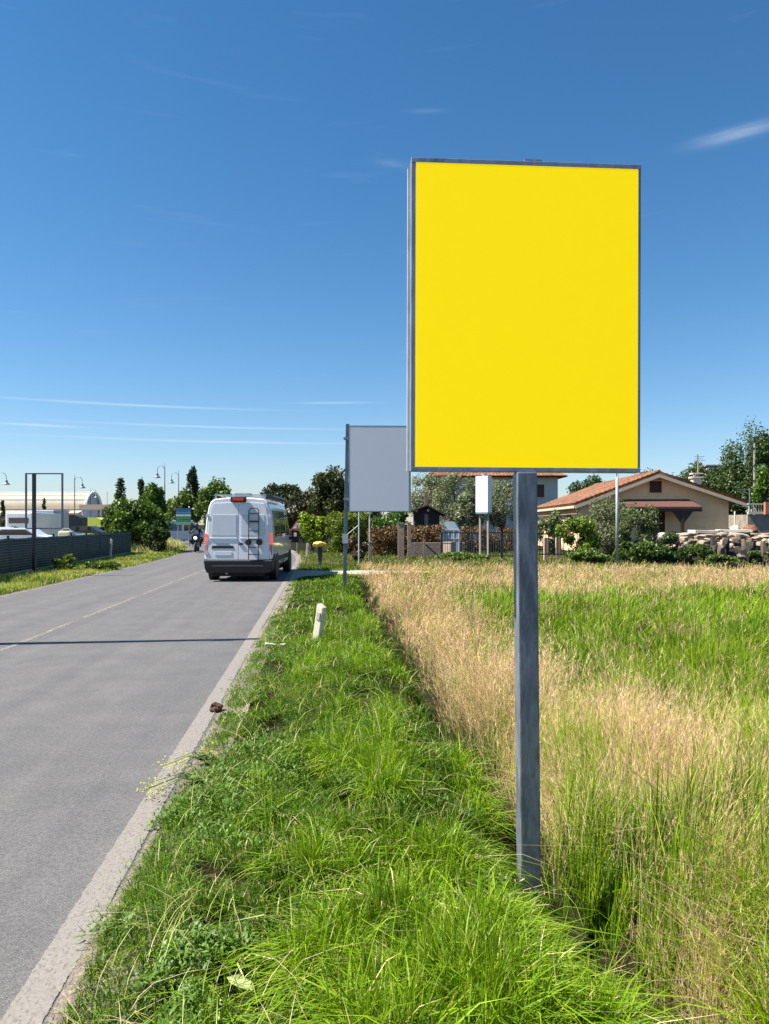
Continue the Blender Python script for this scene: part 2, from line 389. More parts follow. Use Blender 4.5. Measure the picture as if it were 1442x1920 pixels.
# gritty shoulder between the asphalt and the grass
m_grit = mat('shoulder_grit', (0.23, 0.185, 0.145), 0.95, var=0.35, scale=45, bump=0.9, bscale=80, dirt=(0.10, 0.09, 0.05), dirt_amt=0.7)
V = []; T = []; n = 160
for j in range(n):
    s = -2 + j * 0.32
    for i, u in enumerate((-0.925, -0.84, -0.76, -0.66)):
        p = W(u + 0.05 * (float(vn(np.array(s * 1.3), np.array(i * 3.0), 9)) - 0.5), s); z = float(zground(p.x, p.y))
        V.append((p.x, p.y, (0.003 if i == 0 else max(z, -0.02) + 0.010)))
for j in range(n - 1):
    for i in range(3): T.append((j * 4 + i, j * 4 + i + 1, (j + 1) * 4 + i + 1, (j + 1) * 4 + i))
tag(tri_mesh('shoulder', np.array(V), np.array(T), None, m_grit, smooth=True), 'sandy grit shoulder between the white line and the grass', 'shoulder', kind='structure')
# pebbles on the shoulder, too many to count
pv, pf = [], []
for k in range(900):
    s = rng.uniform(1.5, 14) ; u = rng.normal(-0.86, 0.06); p = W(u, s); r = rng.uniform(0.003, 0.010) * (1 + 0.03 * s)
    z = max(float(zground(p.x, p.y)) + 0.008, 0.002); q = Euler((rng.uniform(0, 6), rng.uniform(0, 6), 0)).to_matrix(); k0 = len(pv)
    for w in ((1, 0, 0), (-1, 0, 0), (0, .8, 0), (0, -.8, 0), (0, 0, .6), (0, 0, -.6)): pv.append(Vector((p.x, p.y, z)) + q @ Vector(w) * r)
    pf += [(k0 + a, k0 + b_, k0 + c) for a, b_, c in ((0, 2, 4), (2, 1, 4), (1, 3, 4), (3, 0, 4), (2, 0, 5), (1, 2, 5), (3, 1, 5), (0, 3, 5))]
tag(tri_mesh('pebbles', np.array(pv), np.array(pf), None, mat('pebble', (0.30, 0.26, 0.22), 0.9, var=0.5, scale=20)), 'loose pebbles scattered on the road shoulder', 'gravel', kind='stuff')

# pale driveway crossing the verge beyond the grey sign
m_drive = mat('pale_gravel', (0.42, 0.36, 0.28), 0.95, var=0.22, scale=9, bump=0.7, bscale=60, dirt=(0.20, 0.17, 0.10), dirt_amt=0.5)
V = []; T = []; nd = 40
for i in range(nd):
    u = -0.93 + 5.2 * i / (nd - 1); s = 25.0 + 0.12 * u
    w0 = np.interp(u, [-0.93, -0.4, 0.4, 2.0, 4.3], [2.4, 1.4, 0.9, 0.8, 0.25]) * (0.8 + 0.5 * float(vn(np.array(u * 2.1), np.array(1.0), 15)))
    w1 = np.interp(u, [-0.93, -0.4, 0.4, 2.0, 4.3], [3.0, 1.7, 1.2, 0.9, 0.25]) * (0.8 + 0.5 * float(vn(np.array(u * 2.3), np.array(5.0), 15)))
    for ds in (-w0, 0, w1):
        p = W(u, s + ds); V.append((p.x, p.y, 0.008 + 0.05 * float(sstep(-0.9, -0.4, np.array(u)))))
for i in range(nd - 1):
    for j in range(2): T.append((i * 3 + j, i * 3 + j + 1, (i + 1) * 3 + j + 1, (i + 1) * 3 + j))
tag(tri_mesh('driveway', np.array(V), np.array(T), None, m_drive), 'pale gravel driveway crossing the verge behind the grey sign', 'driveway', kind='structure')
# yard beyond the left fence
m_yard = mat('yard_concrete', (0.30, 0.28, 0.25), 0.9, var=0.2, scale=0.6, bump=0.2)
tag(tri_mesh('yard', np.array([(-75, 26, 0.075), (-15.5, 30, 0.075), (-22.5, 60, 0.075), (-34, 125, 0.075), (-120, 125, 0.075)]), np.array([(0, 1, 2), (0, 2, 3), (0, 3, 4)]), None, m_yard), 'pale concrete storage yard behind the green fence', 'yard', kind='structure')

# ================================================================== grasses
def blades(P, h, w, az, lean, col, tip=None, segs=3, wrot=None, droop=0.0):
    """P (n,3) roots; returns V,T,col,tips. Each blade is a tapering bent strip."""
    n = len(P); lv = {1: [0.0], 2: [0.0, 0.55], 3: [0.0, 0.42, 0.76]}[segs]
    wr = az + PI / 2 if wrot is None else wrot
    wv = np.stack([np.cos(wr), np.sin(wr), np.zeros(n)], -1); ld = np.stack([np.cos(az), np.sin(az), np.zeros(n)], -1)
    V = []
    def pos(t):
        z = h * (t - droop * lean * t ** 3 * 0.55)
        return P + ld * (lean * h * t ** 1.8)[:, None] + np.stack([0 * z, 0 * z, z], -1)
    for t in lv:
        c = pos(np.full(n, t)); ww = w * (1 - 0.75 * t ** 1.6) * (0.55 if (t == 0 and segs > 1) else 1.0) * 0.5
        V += [c - wv * ww[:, None], c + wv * ww[:, None]]
    tp = pos(np.ones(n)); V.append(tp)
    k = len(V); V = np.stack(V, 1).reshape(-1, 3)
    f = []
    for i in range(len(lv) - 1): a = 2 * i; f += [(a, a + 1, a + 3), (a, a + 3, a + 2)]
    a = 2 * (len(lv) - 1); f.append((a, a + 1, k - 1))
    T = (np.array(f)[None] + (np.arange(n) * k)[:, None, None]).reshape(-1, 3)
    cc = np.repeat(col[:, None, :], k, 1)
    if tip is not None:
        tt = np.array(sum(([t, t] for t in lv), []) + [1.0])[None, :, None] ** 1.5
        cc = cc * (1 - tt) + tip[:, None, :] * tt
    return V, T, cc.reshape(-1, 3), tp
class Soup:
    def __init__(s): s.V, s.T, s.c, s.n = [], [], [], 0
    def add(s, V, T, c): s.V.append(V); s.T.append(T + s.n); s.c.append(c); s.n += len(V)
    def make(s, name, m, label, cat):
        o = tri_mesh(name, np.concatenate(s.V), np.concatenate(s.T), np.concatenate(s.c), m); tag(o, label, cat, kind='stuff'); return o
def mixc(a, b, t): return np.asarray(a)[None] * (1 - t[:, None]) + np.asarray(b)[None] * t[:, None]
def in_view(x, y, pad=60):
    px = CX + F * x / np.maximum(y, 0.3); return (px > -pad - 900 / np.maximum(y, .5)) & (px < 1442 + pad + 900 / np.maximum(y, .5)) & (y > 1.6)
def sample_d(n, d0, d1, k):                         # pdf ~ d^-k
    r = rng.random(n)
    if abs(k - 1) < 1e-6: return d0 * (d1 / d0) ** r
    return (d0 ** (1 - k) + r * (d1 ** (1 - k) - d0 ** (1 - k))) ** (1 / (1 - k))
def drive_mask(u, s):                               # 1 on the driveway
    return (np.abs(s - 25.1 - 0.12 * u) < np.interp(u, [-0.93, -0.4, 0.4, 2.0, 4.2], [2.6, 1.4, 0.9, 0.75, 0.0])) & (u < 4.2) & (u > -0.95)

m_grass = leaf_mat('grass_blade', 0.26, 0.5, 0.022, (1.15, 1.10, 0.35))
m_dry = leaf_mat('dry_grass_blade', 0.30, 0.6, 0.015, (1.1, 0.98, 0.75))

# -- roadside verge: short trampled turf near the line, taller lush tussocks toward the ditch
G = Soup()
def drift(x, y): return 2 * PI * fbm(x * 0.55, y * 0.55, 101, 2) * 1.6          # direction the blades lie in, wandering from place to place
def tuft_field(n, u0, u1, d0, d1, k, hfun, per, spread, colfun, wmul=1.0, segs=2, lean=(0.15, 0.9), keep=None, soup=None, wind=0.25, radial=0.5, mess=1.0):
    s = sample_d(n, d0, d1, k); u = rng.uniform(u0, u1, n)
    x = (u + bend(s)) * CT - s * ST; y = (u + bend(s)) * ST + s * CT
    u, s = to_us(x, y); ok = in_view(x, y) & ~drive_mask(u, s)
    if keep is not None: ok &= rng.random(n) < keep(u, s, x, y)
    x, y = x[ok], y[ok]; u, s = u[ok], s[ok]; n = len(x)
    hh = hfun(u, s, x, y) * rng.uniform(0.6, 1.3, n); cr = rng.random(n)
    N_ = n * per; rep = lambda a: np.repeat(a, per); dist = np.hypot(x, y)
    ang = rng.uniform(0, 2 * PI, N_); rad = np.abs(rng.normal(0, 1, N_)) * rep(spread * (0.6 + 0.05 * dist))
    X = rep(x) + np.cos(ang) * rad; Y = rep(y) + np.sin(ang) * rad; Z = zground(X, Y) - 0.01
    h = rep(hh) * rng.uniform(0.45, 1.2, N_); dr = rep(drift(x, y)); fr_ = rng.uniform(0, 2 * PI, N_)
    ax = radial * np.cos(ang) + mess * np.cos(fr_) + wind * np.cos(dr); ay = radial * np.sin(ang) + mess * np.sin(fr_) + wind * np.sin(dr); az = np.arctan2(ay, ax)
    ln = lean[0] + (lean[1] - lean[0]) * rng.random(N_) ** 1.6
    w = np.maximum(0.0048 * rng.uniform(0.5, 1.6, N_), 0.00085 * rep(dist)) * wmul
    base, tip = colfun(rep(u), rep(s), X, Y, rep(cr), rng.random(N_))
    V, T, c, tp = blades(np.stack([X, Y, Z], -1), h, w, az, ln, base, tip, segs, wrot=rng.uniform(0, PI, N_), droop=1.0)
    (soup or G).add(V, T, c); return tp, h, az, w
GR_D, GR_M, GR_L, GR_Y = (0.018, 0.048, 0.003), (0.062, 0.145, 0.004), (0.175, 0.330, 0.007), (0.350, 0.455, 0.030)  # range widened so dark tones carry blade shade, light tones sunlit tips
STRAW, STRAW_L, STRAW_R = (0.50, 0.395, 0.215), (0.70, 0.575, 0.36), (0.45, 0.305, 0.205)
def c_turf(u, s, x, y, cr, r):
    t = np.clip(0.9 * fbm(x * 2.3, y * 2.3, 31) + 0.35 * (r - 0.5), 0, 1)
    c = mixc(GR_D, GR_M, np.clip(t * 1.5, 0, 1)); c = np.where((r > 0.55)[:, None], mixc(GR_M, GR_L, r), c)
    grey = (cr > 0.68)[:, None]; c = np.where(grey, c * 0.7 + np.array((0.075, 0.095, 0.045)) * 0.7, c)
    dry = (r * 0.6 + cr * 0.4 + 0.4 * (fbm(x * 1.4, y * 1.4, 77) - 0.5) > 0.84)[:, None]; c = np.where(dry, np.array(STRAW) * (0.45 + 0.6 * r[:, None]), c)
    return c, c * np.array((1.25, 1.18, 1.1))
def h_turf(u, s, x, y):
    return (0.035 + 0.12 * fbm(x * 3.6, y * 3.6, 41, 2) ** 1.5 + 0.05 * sstep(-0.5, 0.3, u)) * (0.55 + 0.45 * sstep(-0.9, -0.6, u)) * 1.15
def k_turf(u, s, x, y):
    edge = sstep(-1.01, -0.90, u + 0.16 * (fbm(x * 2.6, y * 2.6, 51) - 0.5) * 2)
    return edge * np.clip(0.06 + 0.95 * holes(x, y) + 0.7 * (1 - sstep(-0.80, -0.62, u)), 0, 1) * (1 - 0.35 * sstep(0, .4, u))
def c_dead(u, s, x, y, cr, r):
    c = mixc((0.10, 0.070, 0.035), (0.42, 0.33, 0.18), r ** 1.5); return c, c
tuft_field(7000, -0.92, 0.9, 2.0, 14, 1.5, lambda u, s, x, y: np.full(len(u), 0.028), 4, 0.05, c_dead, keep=lambda u, s, x, y: 0.2 + 0.8 * sstep(0.45, 0.6, fbm(x * 2.2, y * 2.2, 79, 2)), lean=(1.5, 4.0), wmul=0.8)
tuft_field(5200, -0.97, -0.66, 2.0, 14, 1.4, lambda u, s, x, y: 0.03 + 0.07 * fbm(x * 4, y * 4, 42, 2), 6, 0.02, c_turf, keep=lambda u, s, x, y: sstep(0.36, 0.5, fbm(x * 3.1, y * 3.1, 53, 2) + 0.5 * sstep(-0.93, -0.75, u)), lean=(0.2, 1.8))
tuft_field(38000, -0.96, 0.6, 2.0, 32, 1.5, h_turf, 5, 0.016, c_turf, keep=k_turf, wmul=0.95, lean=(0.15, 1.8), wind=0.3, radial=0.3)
def patch(x, y): return sstep(0.38, 0.64, 0.8 * fbm(x * 3.4, y * 3.4, 33, 2) + 0.2 * fbm(x * 0.9, y * 0.9, 34, 2))   # dark low growth <-> bright tall growth, gap shade put into the colour too
def c_lush(u, s, x, y, cr, r):
    t = np.clip(patch(x, y) + 0.35 * (cr - 0.5), 0, 1)
    lo = mixc((0.022, 0.056, 0.004), (0.060, 0.130, 0.005), r); hi = mixc((0.095, 0.215, 0.004), (0.260, 0.390, 0.018), r)
    c = lo * (1 - t[:, None]) + hi * t[:, None]
    c = np.where((r > 0.965)[:, None], np.array(STRAW_L), c)
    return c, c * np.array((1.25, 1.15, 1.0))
def h_lush(u, s, x, y):
    front = 1 - 0.62 * np.exp(-(((x - 0.62) / 0.24) ** 4 + ((y - 3.22) / 0.36) ** 4))      # trampled low round the foot of the post
    return 0.86 * front * (0.05 + 0.13 * fbm(x * 3.3, y * 3.3, 43, 2) + 0.15 * patch(x, y)) * (0.6 + 0.4 * sstep(-0.5, 0.3, u)) * (1.0 + 0.2 * (1 - sstep(3, 6, s))) * (1 - 0.3 * sstep(8, 14, s))
def k_lush(u, s, x, y):
    return sstep(-0.6, 0.0, u + 0.6 * (fbm(x * 1.1, y * 1.1, 52) - 0.5)) * (0.015 + 0.985 * holes(x, y)) * (1 - 0.95 * sstep(0.90, 1.00, u - wander(s)) * (1 - sstep(20, 23, s)))
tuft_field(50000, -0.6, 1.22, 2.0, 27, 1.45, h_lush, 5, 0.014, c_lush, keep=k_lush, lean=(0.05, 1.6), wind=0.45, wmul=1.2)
tuft_field(9000, -0.4, 1.0, 2.0, 6, 1.4, lambda u, s, x, y: 1.2 * h_lush(u, s, x, y), 4, 0.016, c_lush, keep=k_lush, lean=(0.2, 1.9), wmul=1.5, wind=0.4, segs=3)
tuft_field(2600, 0.5, 0.95, 2.0, 20, 1.3, lambda u, s, x, y: (0.12 + 0.20 * fbm(x * 3.1, y * 3.1, 48, 2)) * (1 - 0.62 * np.exp(-(((x - 0.62) / 0.24) ** 4 + ((y - 3.22) / 0.36) ** 4))), 6, 0.018, c_lush, keep=k_lush, lean=(0.2, 1.4), wind=0.3, segs=3)
tuft_field(3200, 1.0, 1.40, 2.0, 22, 1.3, lambda u, s, x, y: 0.07 + 0.16 * fbm(x * 3.1, y * 3.1, 46, 2), 4, 0.02, lambda u, s, x, y, cr, r: (mixc(GR_D, GR_M, r), mixc(GR_D, GR_M, r)), keep=lambda u, s, x, y: 0.15 + 0.85 * sstep(0.40, 0.52, fbm(x * 2.7, y * 2.7, 68, 2)), lean=(0.1, 1.5))
# broad-leaved weeds (plantain, clover) low in the turf
n = 9000; yy = sample_d(n, 2.0, 13, 1.5); uu = rng.uniform(-0.93, 0.95, n)
xx = uu * CT - yy * ST; yy = uu * ST + yy * CT
ok = in_view(xx, yy) & (fbm(xx * 2.1, yy * 2.1, 81) > 0.47) & (holes(xx, yy) > 0.3); xx, yy = xx[ok], yy[ok]; n = len(xx); per = 8
az = rng.uniform(0, 2 * PI, n * per); hh = rng.uniform(0.010, 0.030, n * per)
X_ = np.repeat(xx, per) + rng.normal(0, 0.03, n * per); Y_ = np.repeat(yy, per) + rng.normal(0, 0.03, n * per)
Pw = np.stack([X_, Y_, zground(X_, Y_) + rng.uniform(0.0, 0.09, n * per)], -1)
rr = rng.random(n * per); cw = mixc((0.045, 0.105, 0.008), (0.17, 0.27, 0.05), rr)
V, T, c, _ = blades(Pw, hh, rng.uniform(0.008, 0.018, n * per), az, rng.uniform(0.6, 1.8, n * per), cw, cw * 1.1, 2, droop=0.6)
G.add(V, T, c)
# long pale stalks lying across the turf
n = 1100; yy = sample_d(n, 2.0, 14, 1.4); uu = rng.uniform(-0.8, 0.95, n); xx = uu * CT - yy * ST; yy = uu * ST + yy * CT
cw = mixc(STRAW_L, GR_Y, rng.random(n)); P_ = np.stack([xx, yy, zground(xx, yy) + rng.uniform(0.03, 0.12, n)], -1)
V, T, c, _ = blades(P_, rng.uniform(0.04, 0.16, n), np.maximum(0.003, 0.0007 * yy), rng.uniform(0, 2 * PI, n), rng.uniform(0.5, 2.5, n), cw, cw, 3, droop=0.3)
G.add(V, T, c)
G.make('verge_grass', m_grass, 'green roadside verge grass with tussocks beside the white line', 'grass')

# -- field: tall green grass with a straw coloured band along the ditch and at the far edge
def strawness(x, y):
    u, s = to_us(x, y)
    lim = np.interp(y, [3.4, 4.5, 5.4, 6.3, 8.6, 14.7, 19], [1.2, 1.9, 2.0, 1.75, 1.4, 1.15, 1.5])
    j = (fbm(x * 1.6, y * 1.1, 91) - 0.5) * 1.5
    band = 1 - sstep(-0.25, 0.45, x - lim + j * 1.2)
    band = band * sstep(3.5, 4.3, y + j * 0.9)
    far = sstep(16.5, 21.5, y + j * 5)
    lone = 0.9 * np.exp(-(((x - 1.58) / 0.14) ** 2 + ((y - 3.3) / 0.30) ** 2)) + 0.45 * sstep(0.68, 0.78, fbm(x * 1.3 + 9, y * 0.8, 93))
    mid = 0.45 * sstep(0.35, 0.6, fbm(x * 0.8, y * 0.8, 95)) * np.exp(-((y - 5.0) / 0.7) ** 2) * sstep(2.2, 2.8, x)
    tot = np.clip(np.maximum(np.maximum(band, far), np.maximum(lone, mid)), 0, 1)
    tot = tot * (0.22 + 0.78 * sstep(0.37, 0.50, fbm(x * 2.4, y * 1.5, 97, 2)))
    clump = np.exp(-(((x - 1.24) / 0.10) ** 2 + ((y - 2.8) / 0.22) ** 2)) + np.exp(-(((x - 1.56) / 0.13) ** 2 + ((y - 3.35) / 0.26) ** 2)) + np.exp(-(((x - 1.72) / 0.12) ** 2 + ((y - 3.9) / 0.22) ** 2)) + 0.8 * np.exp(-(((x - 1.28) / 0.10) ** 2 + ((y - 4.1) / 0.2) ** 2)) + 0.7 * np.exp(-(((x - 2.45) / 0.28) ** 2 + ((y - 5.3) / 0.3) ** 2))
    return np.clip(np.maximum(tot, clump), 0, 1)
def u_field(u, s): return sstep(1.26, 1.38, u - wander(s))
def c_field(u, s, x, y, cr, r):
    t = np.clip(0.25 + 0.9 * (fbm(x * 0.8, y * 0.8, 35) - 0.3) + 0.6 * (r - 0.5), 0, 1)
    c = mixc(GR_M, (0.225, 0.350, 0.004), t); c = np.where((cr > 0.78)[:, None], mixc(GR_L, GR_Y, r), c)
    st = strawness(x, y); c = np.where((r < st * 0.55)[:, None], mixc(STRAW, GR_Y, cr), c)
    c = np.where((r > 0.975)[:, None], np.array(STRAW), c)
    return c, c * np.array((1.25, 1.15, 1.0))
FG = Soup()
def h_field(u, s, x, y):
    return (0.20 + 0.30 * sstep(0.3, 0.7, fbm(x * 1.9, y * 1.9, 45))) * (1.25 - 0.25 * sstep(4, 6, s)) * (0.6 + 0.4 * sstep(1.25, 1.8, u)) * (1 - 0.25 * sstep(6, 14, s))
def k_field(u, s, x, y):
    st = strawness(x, y)
    return u_field(u, s) * (1 - 0.80 * st) * (0.25 + 0.75 * sstep(0.33, 0.47, fbm(x * 2.2, y * 2.2, 65))) * (1 - sstep(27, 30, s + 0.2 * u))
def field_xy(n, d0, d1, k):
    return n
def field_tufts(n, d0, d1, k, hf, per, spread, cf, kf, soup, lean, wmul=1.0, segs=3):
    y = sample_d(n, d0, d1, k); half = 0.56 * y + 0.9; x = rng.uniform(-0.9, half, n)
    u, s = to_us(x, y); ok = (u > 1.02) & in_view(x, y) & ~drive_mask(u, s); x, y, u, s = x[ok], y[ok], u[ok], s[ok]
    ok = rng.random(len(x)) < kf(u, s, x, y); x, y, u, s = x[ok], y[ok], u[ok], s[ok]; n = len(x)
    cr = rng.random(n); N_ = n * per; rep = lambda a: np.repeat(a, per); dist = np.hypot(x, y)
    ang = rng.uniform(0, 2 * PI, N_); rad = np.abs(rng.normal(0, 1, N_)) * rep(spread * (0.6 + 0.07 * dist))
    X = rep(x) + np.cos(ang) * rad; Y = rep(y) + np.sin(ang) * rad; Z = zground(X, Y) - 0.01
    h = rep(hf(u, s, x, y) * rng.uniform(0.65, 1.3, n)) * rng.uniform(0.5, 1.2, N_)
    dr = rep(drift(x * 0.8 + 5, y * 0.8)); fr_ = rng.uniform(0, 2 * PI, N_)
    az = np.arctan2(0.5 * np.sin(ang) + 0.8 * np.sin(fr_) + 0.5 * np.sin(dr), 0.5 * np.cos(ang) + 0.8 * np.cos(fr_) + 0.5 * np.cos(dr) + 0.25)
    ln = lean[0] + (lean[1] - lean[0]) * rng.random(N_) ** 1.5
    w = np.maximum(0.0046 * rng.uniform(0.5, 1.6, N_), 0.0009 * rep(dist)) * wmul
    base, tip = cf(rep(u), rep(s), X, Y, rep(cr), rng.random(N_))
    V, T, c, tp = blades(np.stack([X, Y, Z], -1), h, w, az, ln, base, tip, segs, wrot=rng.uniform(0, PI, N_), droop=0.7)
    soup.add(V, T, c); return tp, h, az, w, base
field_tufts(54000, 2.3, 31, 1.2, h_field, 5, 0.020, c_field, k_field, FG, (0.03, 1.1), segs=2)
field_tufts(7000, 2.3, 6.5, 1.2, h_field, 5, 0.020, c_field, k_field, FG, (0.05, 1.3), 1.3, segs=3)
FG.make('field_grass', m_grass, 'tall bright green grass filling the field behind the yellow sign', 'grass')
DG = Soup()
def c_straw(u, s, x, y, cr, r):
    c = mixc(STRAW, STRAW_L, np.clip(r + 0.4 * (fbm(x, y, 37) - 0.5), 0, 1)); c = np.where((cr > 0.70)[:, None], mixc(STRAW_R, STRAW, r), c)
    c = np.where((r < 0.10)[:, None], np.array(GR_Y), c); return c, c * np.array((1.2, 1.12, 1.0))
def h_straw(u, s, x, y): return (0.34 + 0.26 * fbm(x * 1.3, y * 1.3, 47)) * (0.75 + 0.25 * sstep(1.25, 1.7, u)) * (1 - 0.3 * sstep(6, 14, s))
def k_straw(u, s, x, y):
    return u_field(u, s) * np.clip(0.035 + 0.045 * (1 - sstep(4, 6, s)) + strawness(x, y), 0, 1) * (0.45 + 0.55 * sstep(0.28, 0.5, fbm(x * 1.9, y * 1.9, 67))) * (1 - sstep(27.5, 30.5, s + 0.2 * u))
tp, h, az, w, cb = field_tufts(68000, 2.3, 31, 1.2, h_straw, 4, 0.030, c_straw, k_straw, DG, (0.05, 1.3), 0.6, 2)
# panicles at the stem tips
sel = rng.random(len(tp)) < 0.6; tp, az, cb = tp[sel], az[sel], cb[sel]; per = 6
n = len(tp); dist = np.repeat(np.hypot(tp[:, 0], tp[:, 1]), per)
dn = rng.uniform(0.0, 0.11, n * per)[:, None]; aa = np.repeat(az, per)
P = np.repeat(tp, per, 0) - np.stack([np.cos(aa) * 0.6, np.sin(aa) * 0.6, np.ones(n * per)], -1) * dn
a2 = aa + rng.normal(0, 0.5, n * per); hh = rng.uniform(0.022, 0.055, n * per) * (1 + 0.02 * dist)
cc = np.repeat(cb, per, 0) * np.array((1.16, 1.0, 0.95)) * rng.uniform(0.75, 1.3, n * per)[:, None]
V, T, c, _ = blades(P, hh, np.maximum(0.0030, 0.0007 * dist), a2, rng.uniform(0.1, 0.8, n * per), cc, cc * 1.1, 1, wrot=rng.uniform(0, PI, n * per), droop=1.0)
DG.add(V, T, c)
DG.make('dry_grass', m_dry, 'dry straw coloured seeding grass along the ditch and field edge', 'grass')

# -- left verge in front of the fence, and rough grass beyond the driveway
LG = Soup()
def c_left(u, s, x, y, cr, r):
    t = np.clip(fbm(x * 0.7, y * 0.7, 39) * 1.6 - 0.3 + 0.4 * (r - 0.5), 0, 1); c = mixc(GR_M, GR_Y, t); c = np.where((r + 0.3 * t > 0.95)[:, None], np.array(STRAW_L) * 0.9, c); return c, c * 1.2
tuft_field(14000, -10.3, -7.55, 13, 62, 1.1, lambda u, s, x, y: 0.09 + 0.16 * fbm(x * 0.9, y * 0.9, 49) ** 1.5, 6, 0.05, c_left, keep=lambda u, s, x, y: 0.35 + 0.65 * sstep(-7.6, -7.95, u), soup=LG, lean=(0.1, 0.7))
tuft_field(2500, -16, -8.2, 44, 75, 0.8, lambda u, s, x, y: 0.35 + 0.5 * fbm(x * 0.5, y * 0.5, 59), 6, 0.09, lambda u, s, x, y, cr, r: (mixc(GR_Y, STRAW_L, np.clip(r * 1.2, 0, 1)), mixc(GR_Y, STRAW_L, np.clip(r * 1.3, 0, 1))), soup=LG, lean=(0.1, 0.6))
LG.make('left_verge_grass', m_grass, 'yellowish grass strip between the far road edge and the green fence', 'grass')
BG = Soup()
def c_back(u, s, x, y, cr, r):
    t = np.clip(fbm(x * 0.35, y * 0.35, 38) * 1.7 - 0.35 + 0.5 * (r - 0.5), 0, 1); c = mixc((0.10, 0.16, 0.022), (0.26, 0.24, 0.075), t); return c, c * 1.15
tuft_field(9000, -0.8, 14, 26, 44, 0.8, lambda u, s, x, y: 0.10 + 0.18 * fbm(x * 0.7, y * 0.7, 58), 6, 0.06, c_back, soup=BG, lean=(0.1, 0.7))
BG.make('rough_grass', m_grass, 'sunlit rough grass between the driveway and the hedges', 'grass')

# ================================================================== trees, shrubs and hedges
m_leaf = leaf_mat('tree_leaf', 0.18, 0.5, 0.03, (1.1, 1.12, 0.45))
m_bark = mat('bark', (0.10, 0.075, 0.055), 0.95, var=0.4, scale=9, bump=0.8, bscale=25, stretch=(1, 1, 0.3))
def gz0(x, y): return float(zground(np.array(x), np.array(y)))
def quads(P, size, col, up=0.0, asp=0.55):
    n = len(P); a = rng.normal(0, 1, (n, 3)); a /= np.linalg.norm(a, axis=1)[:, None]
    b_ = rng.normal(0, 1, (n, 3)); b_[:, 2] += up; b_ = np.cross(a, b_); b_ /= np.linalg.norm(b_, axis=1)[:, None] + 1e-9
    s = size * rng.uniform(0.6, 1.35, n)
    V = np.stack([P - a * s[:, None] * 0.5, P + b_ * s[:, None] * 0.5 * asp, P + a * s[:, None] * 0.5, P - b_ * s[:, None] * 0.5 * asp], 1).reshape(-1, 3)
    return V, np.arange(n * 4).reshape(-1, 4), np.repeat(col, 4, 0)
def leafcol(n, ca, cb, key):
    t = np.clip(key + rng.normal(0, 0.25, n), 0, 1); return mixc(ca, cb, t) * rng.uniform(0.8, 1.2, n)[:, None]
def lumps_in(shape, rx, ry, z0, z1, k):
    out = []
    while len(out) < k:
        p = rng.uniform(-1, 1, 3); hh = (z1 - z0) / 2
        if shape == 'column':
            t = (p[2] + 1) / 2; prof = min(1.0, 0.55 + 1.2 * t) * (1 - t ** 4) ** 0.5
            q = math.hypot(p[0], p[1])
            if q > 1: continue
            f = (0.45 + 0.4 * random.random()) / max(q, 0.3) if q > 0.3 else 1
            out.append((p[0] * f * rx * prof, p[1] * f * ry * prof, z0 + t * (z1 - z0), 0.55 * rx, hh * 0.19)); continue
        if shape == 'umbrella':
            q = math.hypot(p[0], p[1])
            if q > 1: continue
            zt = z0 + (z1 - z0) * (0.25 + 0.55 * (1 - q * q) * (0.5 + 0.5 * random.random())); out.append((p[0] * rx * 0.85, p[1] * ry * 0.85, zt, rx * 0.24, (z1 - z0) * 0.20)); continue
        if shape == 'box':
            out.append((p[0] * rx * 0.86, p[1] * ry * 0.8, z0 + (z1 - z0) * (0.1 + 0.82 * (p[2] + 1) / 2), 0.3, 0.3)); continue
        q = np.linalg.norm(p)
        if q > 1 or q < 0.35: continue
        f = (0.62 + 0.22 * random.random()) / q if q > 0.45 else 1.0
        r = random.uniform(0.28, 0.46)
        out.append((p[0] * f * rx, p[1] * f * ry, (z0 + z1) / 2 + p[2] * f * hh, r * rx, r * hh * 0.95))
    return out
def crown(parent, name, shape, rx, ry, z0, z1, k, leaves, size, ca, cb, up=0.0, asp=0.55):
    Ls = lumps_in(shape, rx, ry, z0, z1, k); per = leaves // k; PP, KK = [], []
    for (x, y, z, r, rz) in Ls:
        d = rng.normal(0, 1, (per, 3)); d /= np.linalg.norm(d, axis=1)[:, None]
        q = (rng.random(per) ** 0.45 * rng.uniform(0.8, 1.15, per))[:, None]
        p = d * q * np.array((r, r, rz)) + np.array((x, y, z)); PP.append(p)
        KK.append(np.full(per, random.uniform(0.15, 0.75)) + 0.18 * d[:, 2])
    P = np.concatenate(PP)
    if shape == 'box':
        P[:, 0] = np.clip(P[:, 0], -rx, rx) + rng.normal(0, .03, len(P)); P[:, 1] = np.clip(P[:, 1], -ry, ry) + rng.normal(0, .03, len(P)); P[:, 2] = np.clip(P[:, 2], z0, z1) + rng.normal(0, .03, len(P))
    P[:, 2] = np.maximum(P[:, 2], 0.02)
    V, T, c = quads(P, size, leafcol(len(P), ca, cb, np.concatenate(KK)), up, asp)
    return tri_mesh(name, V, T, c, m_leaf, parent), Ls
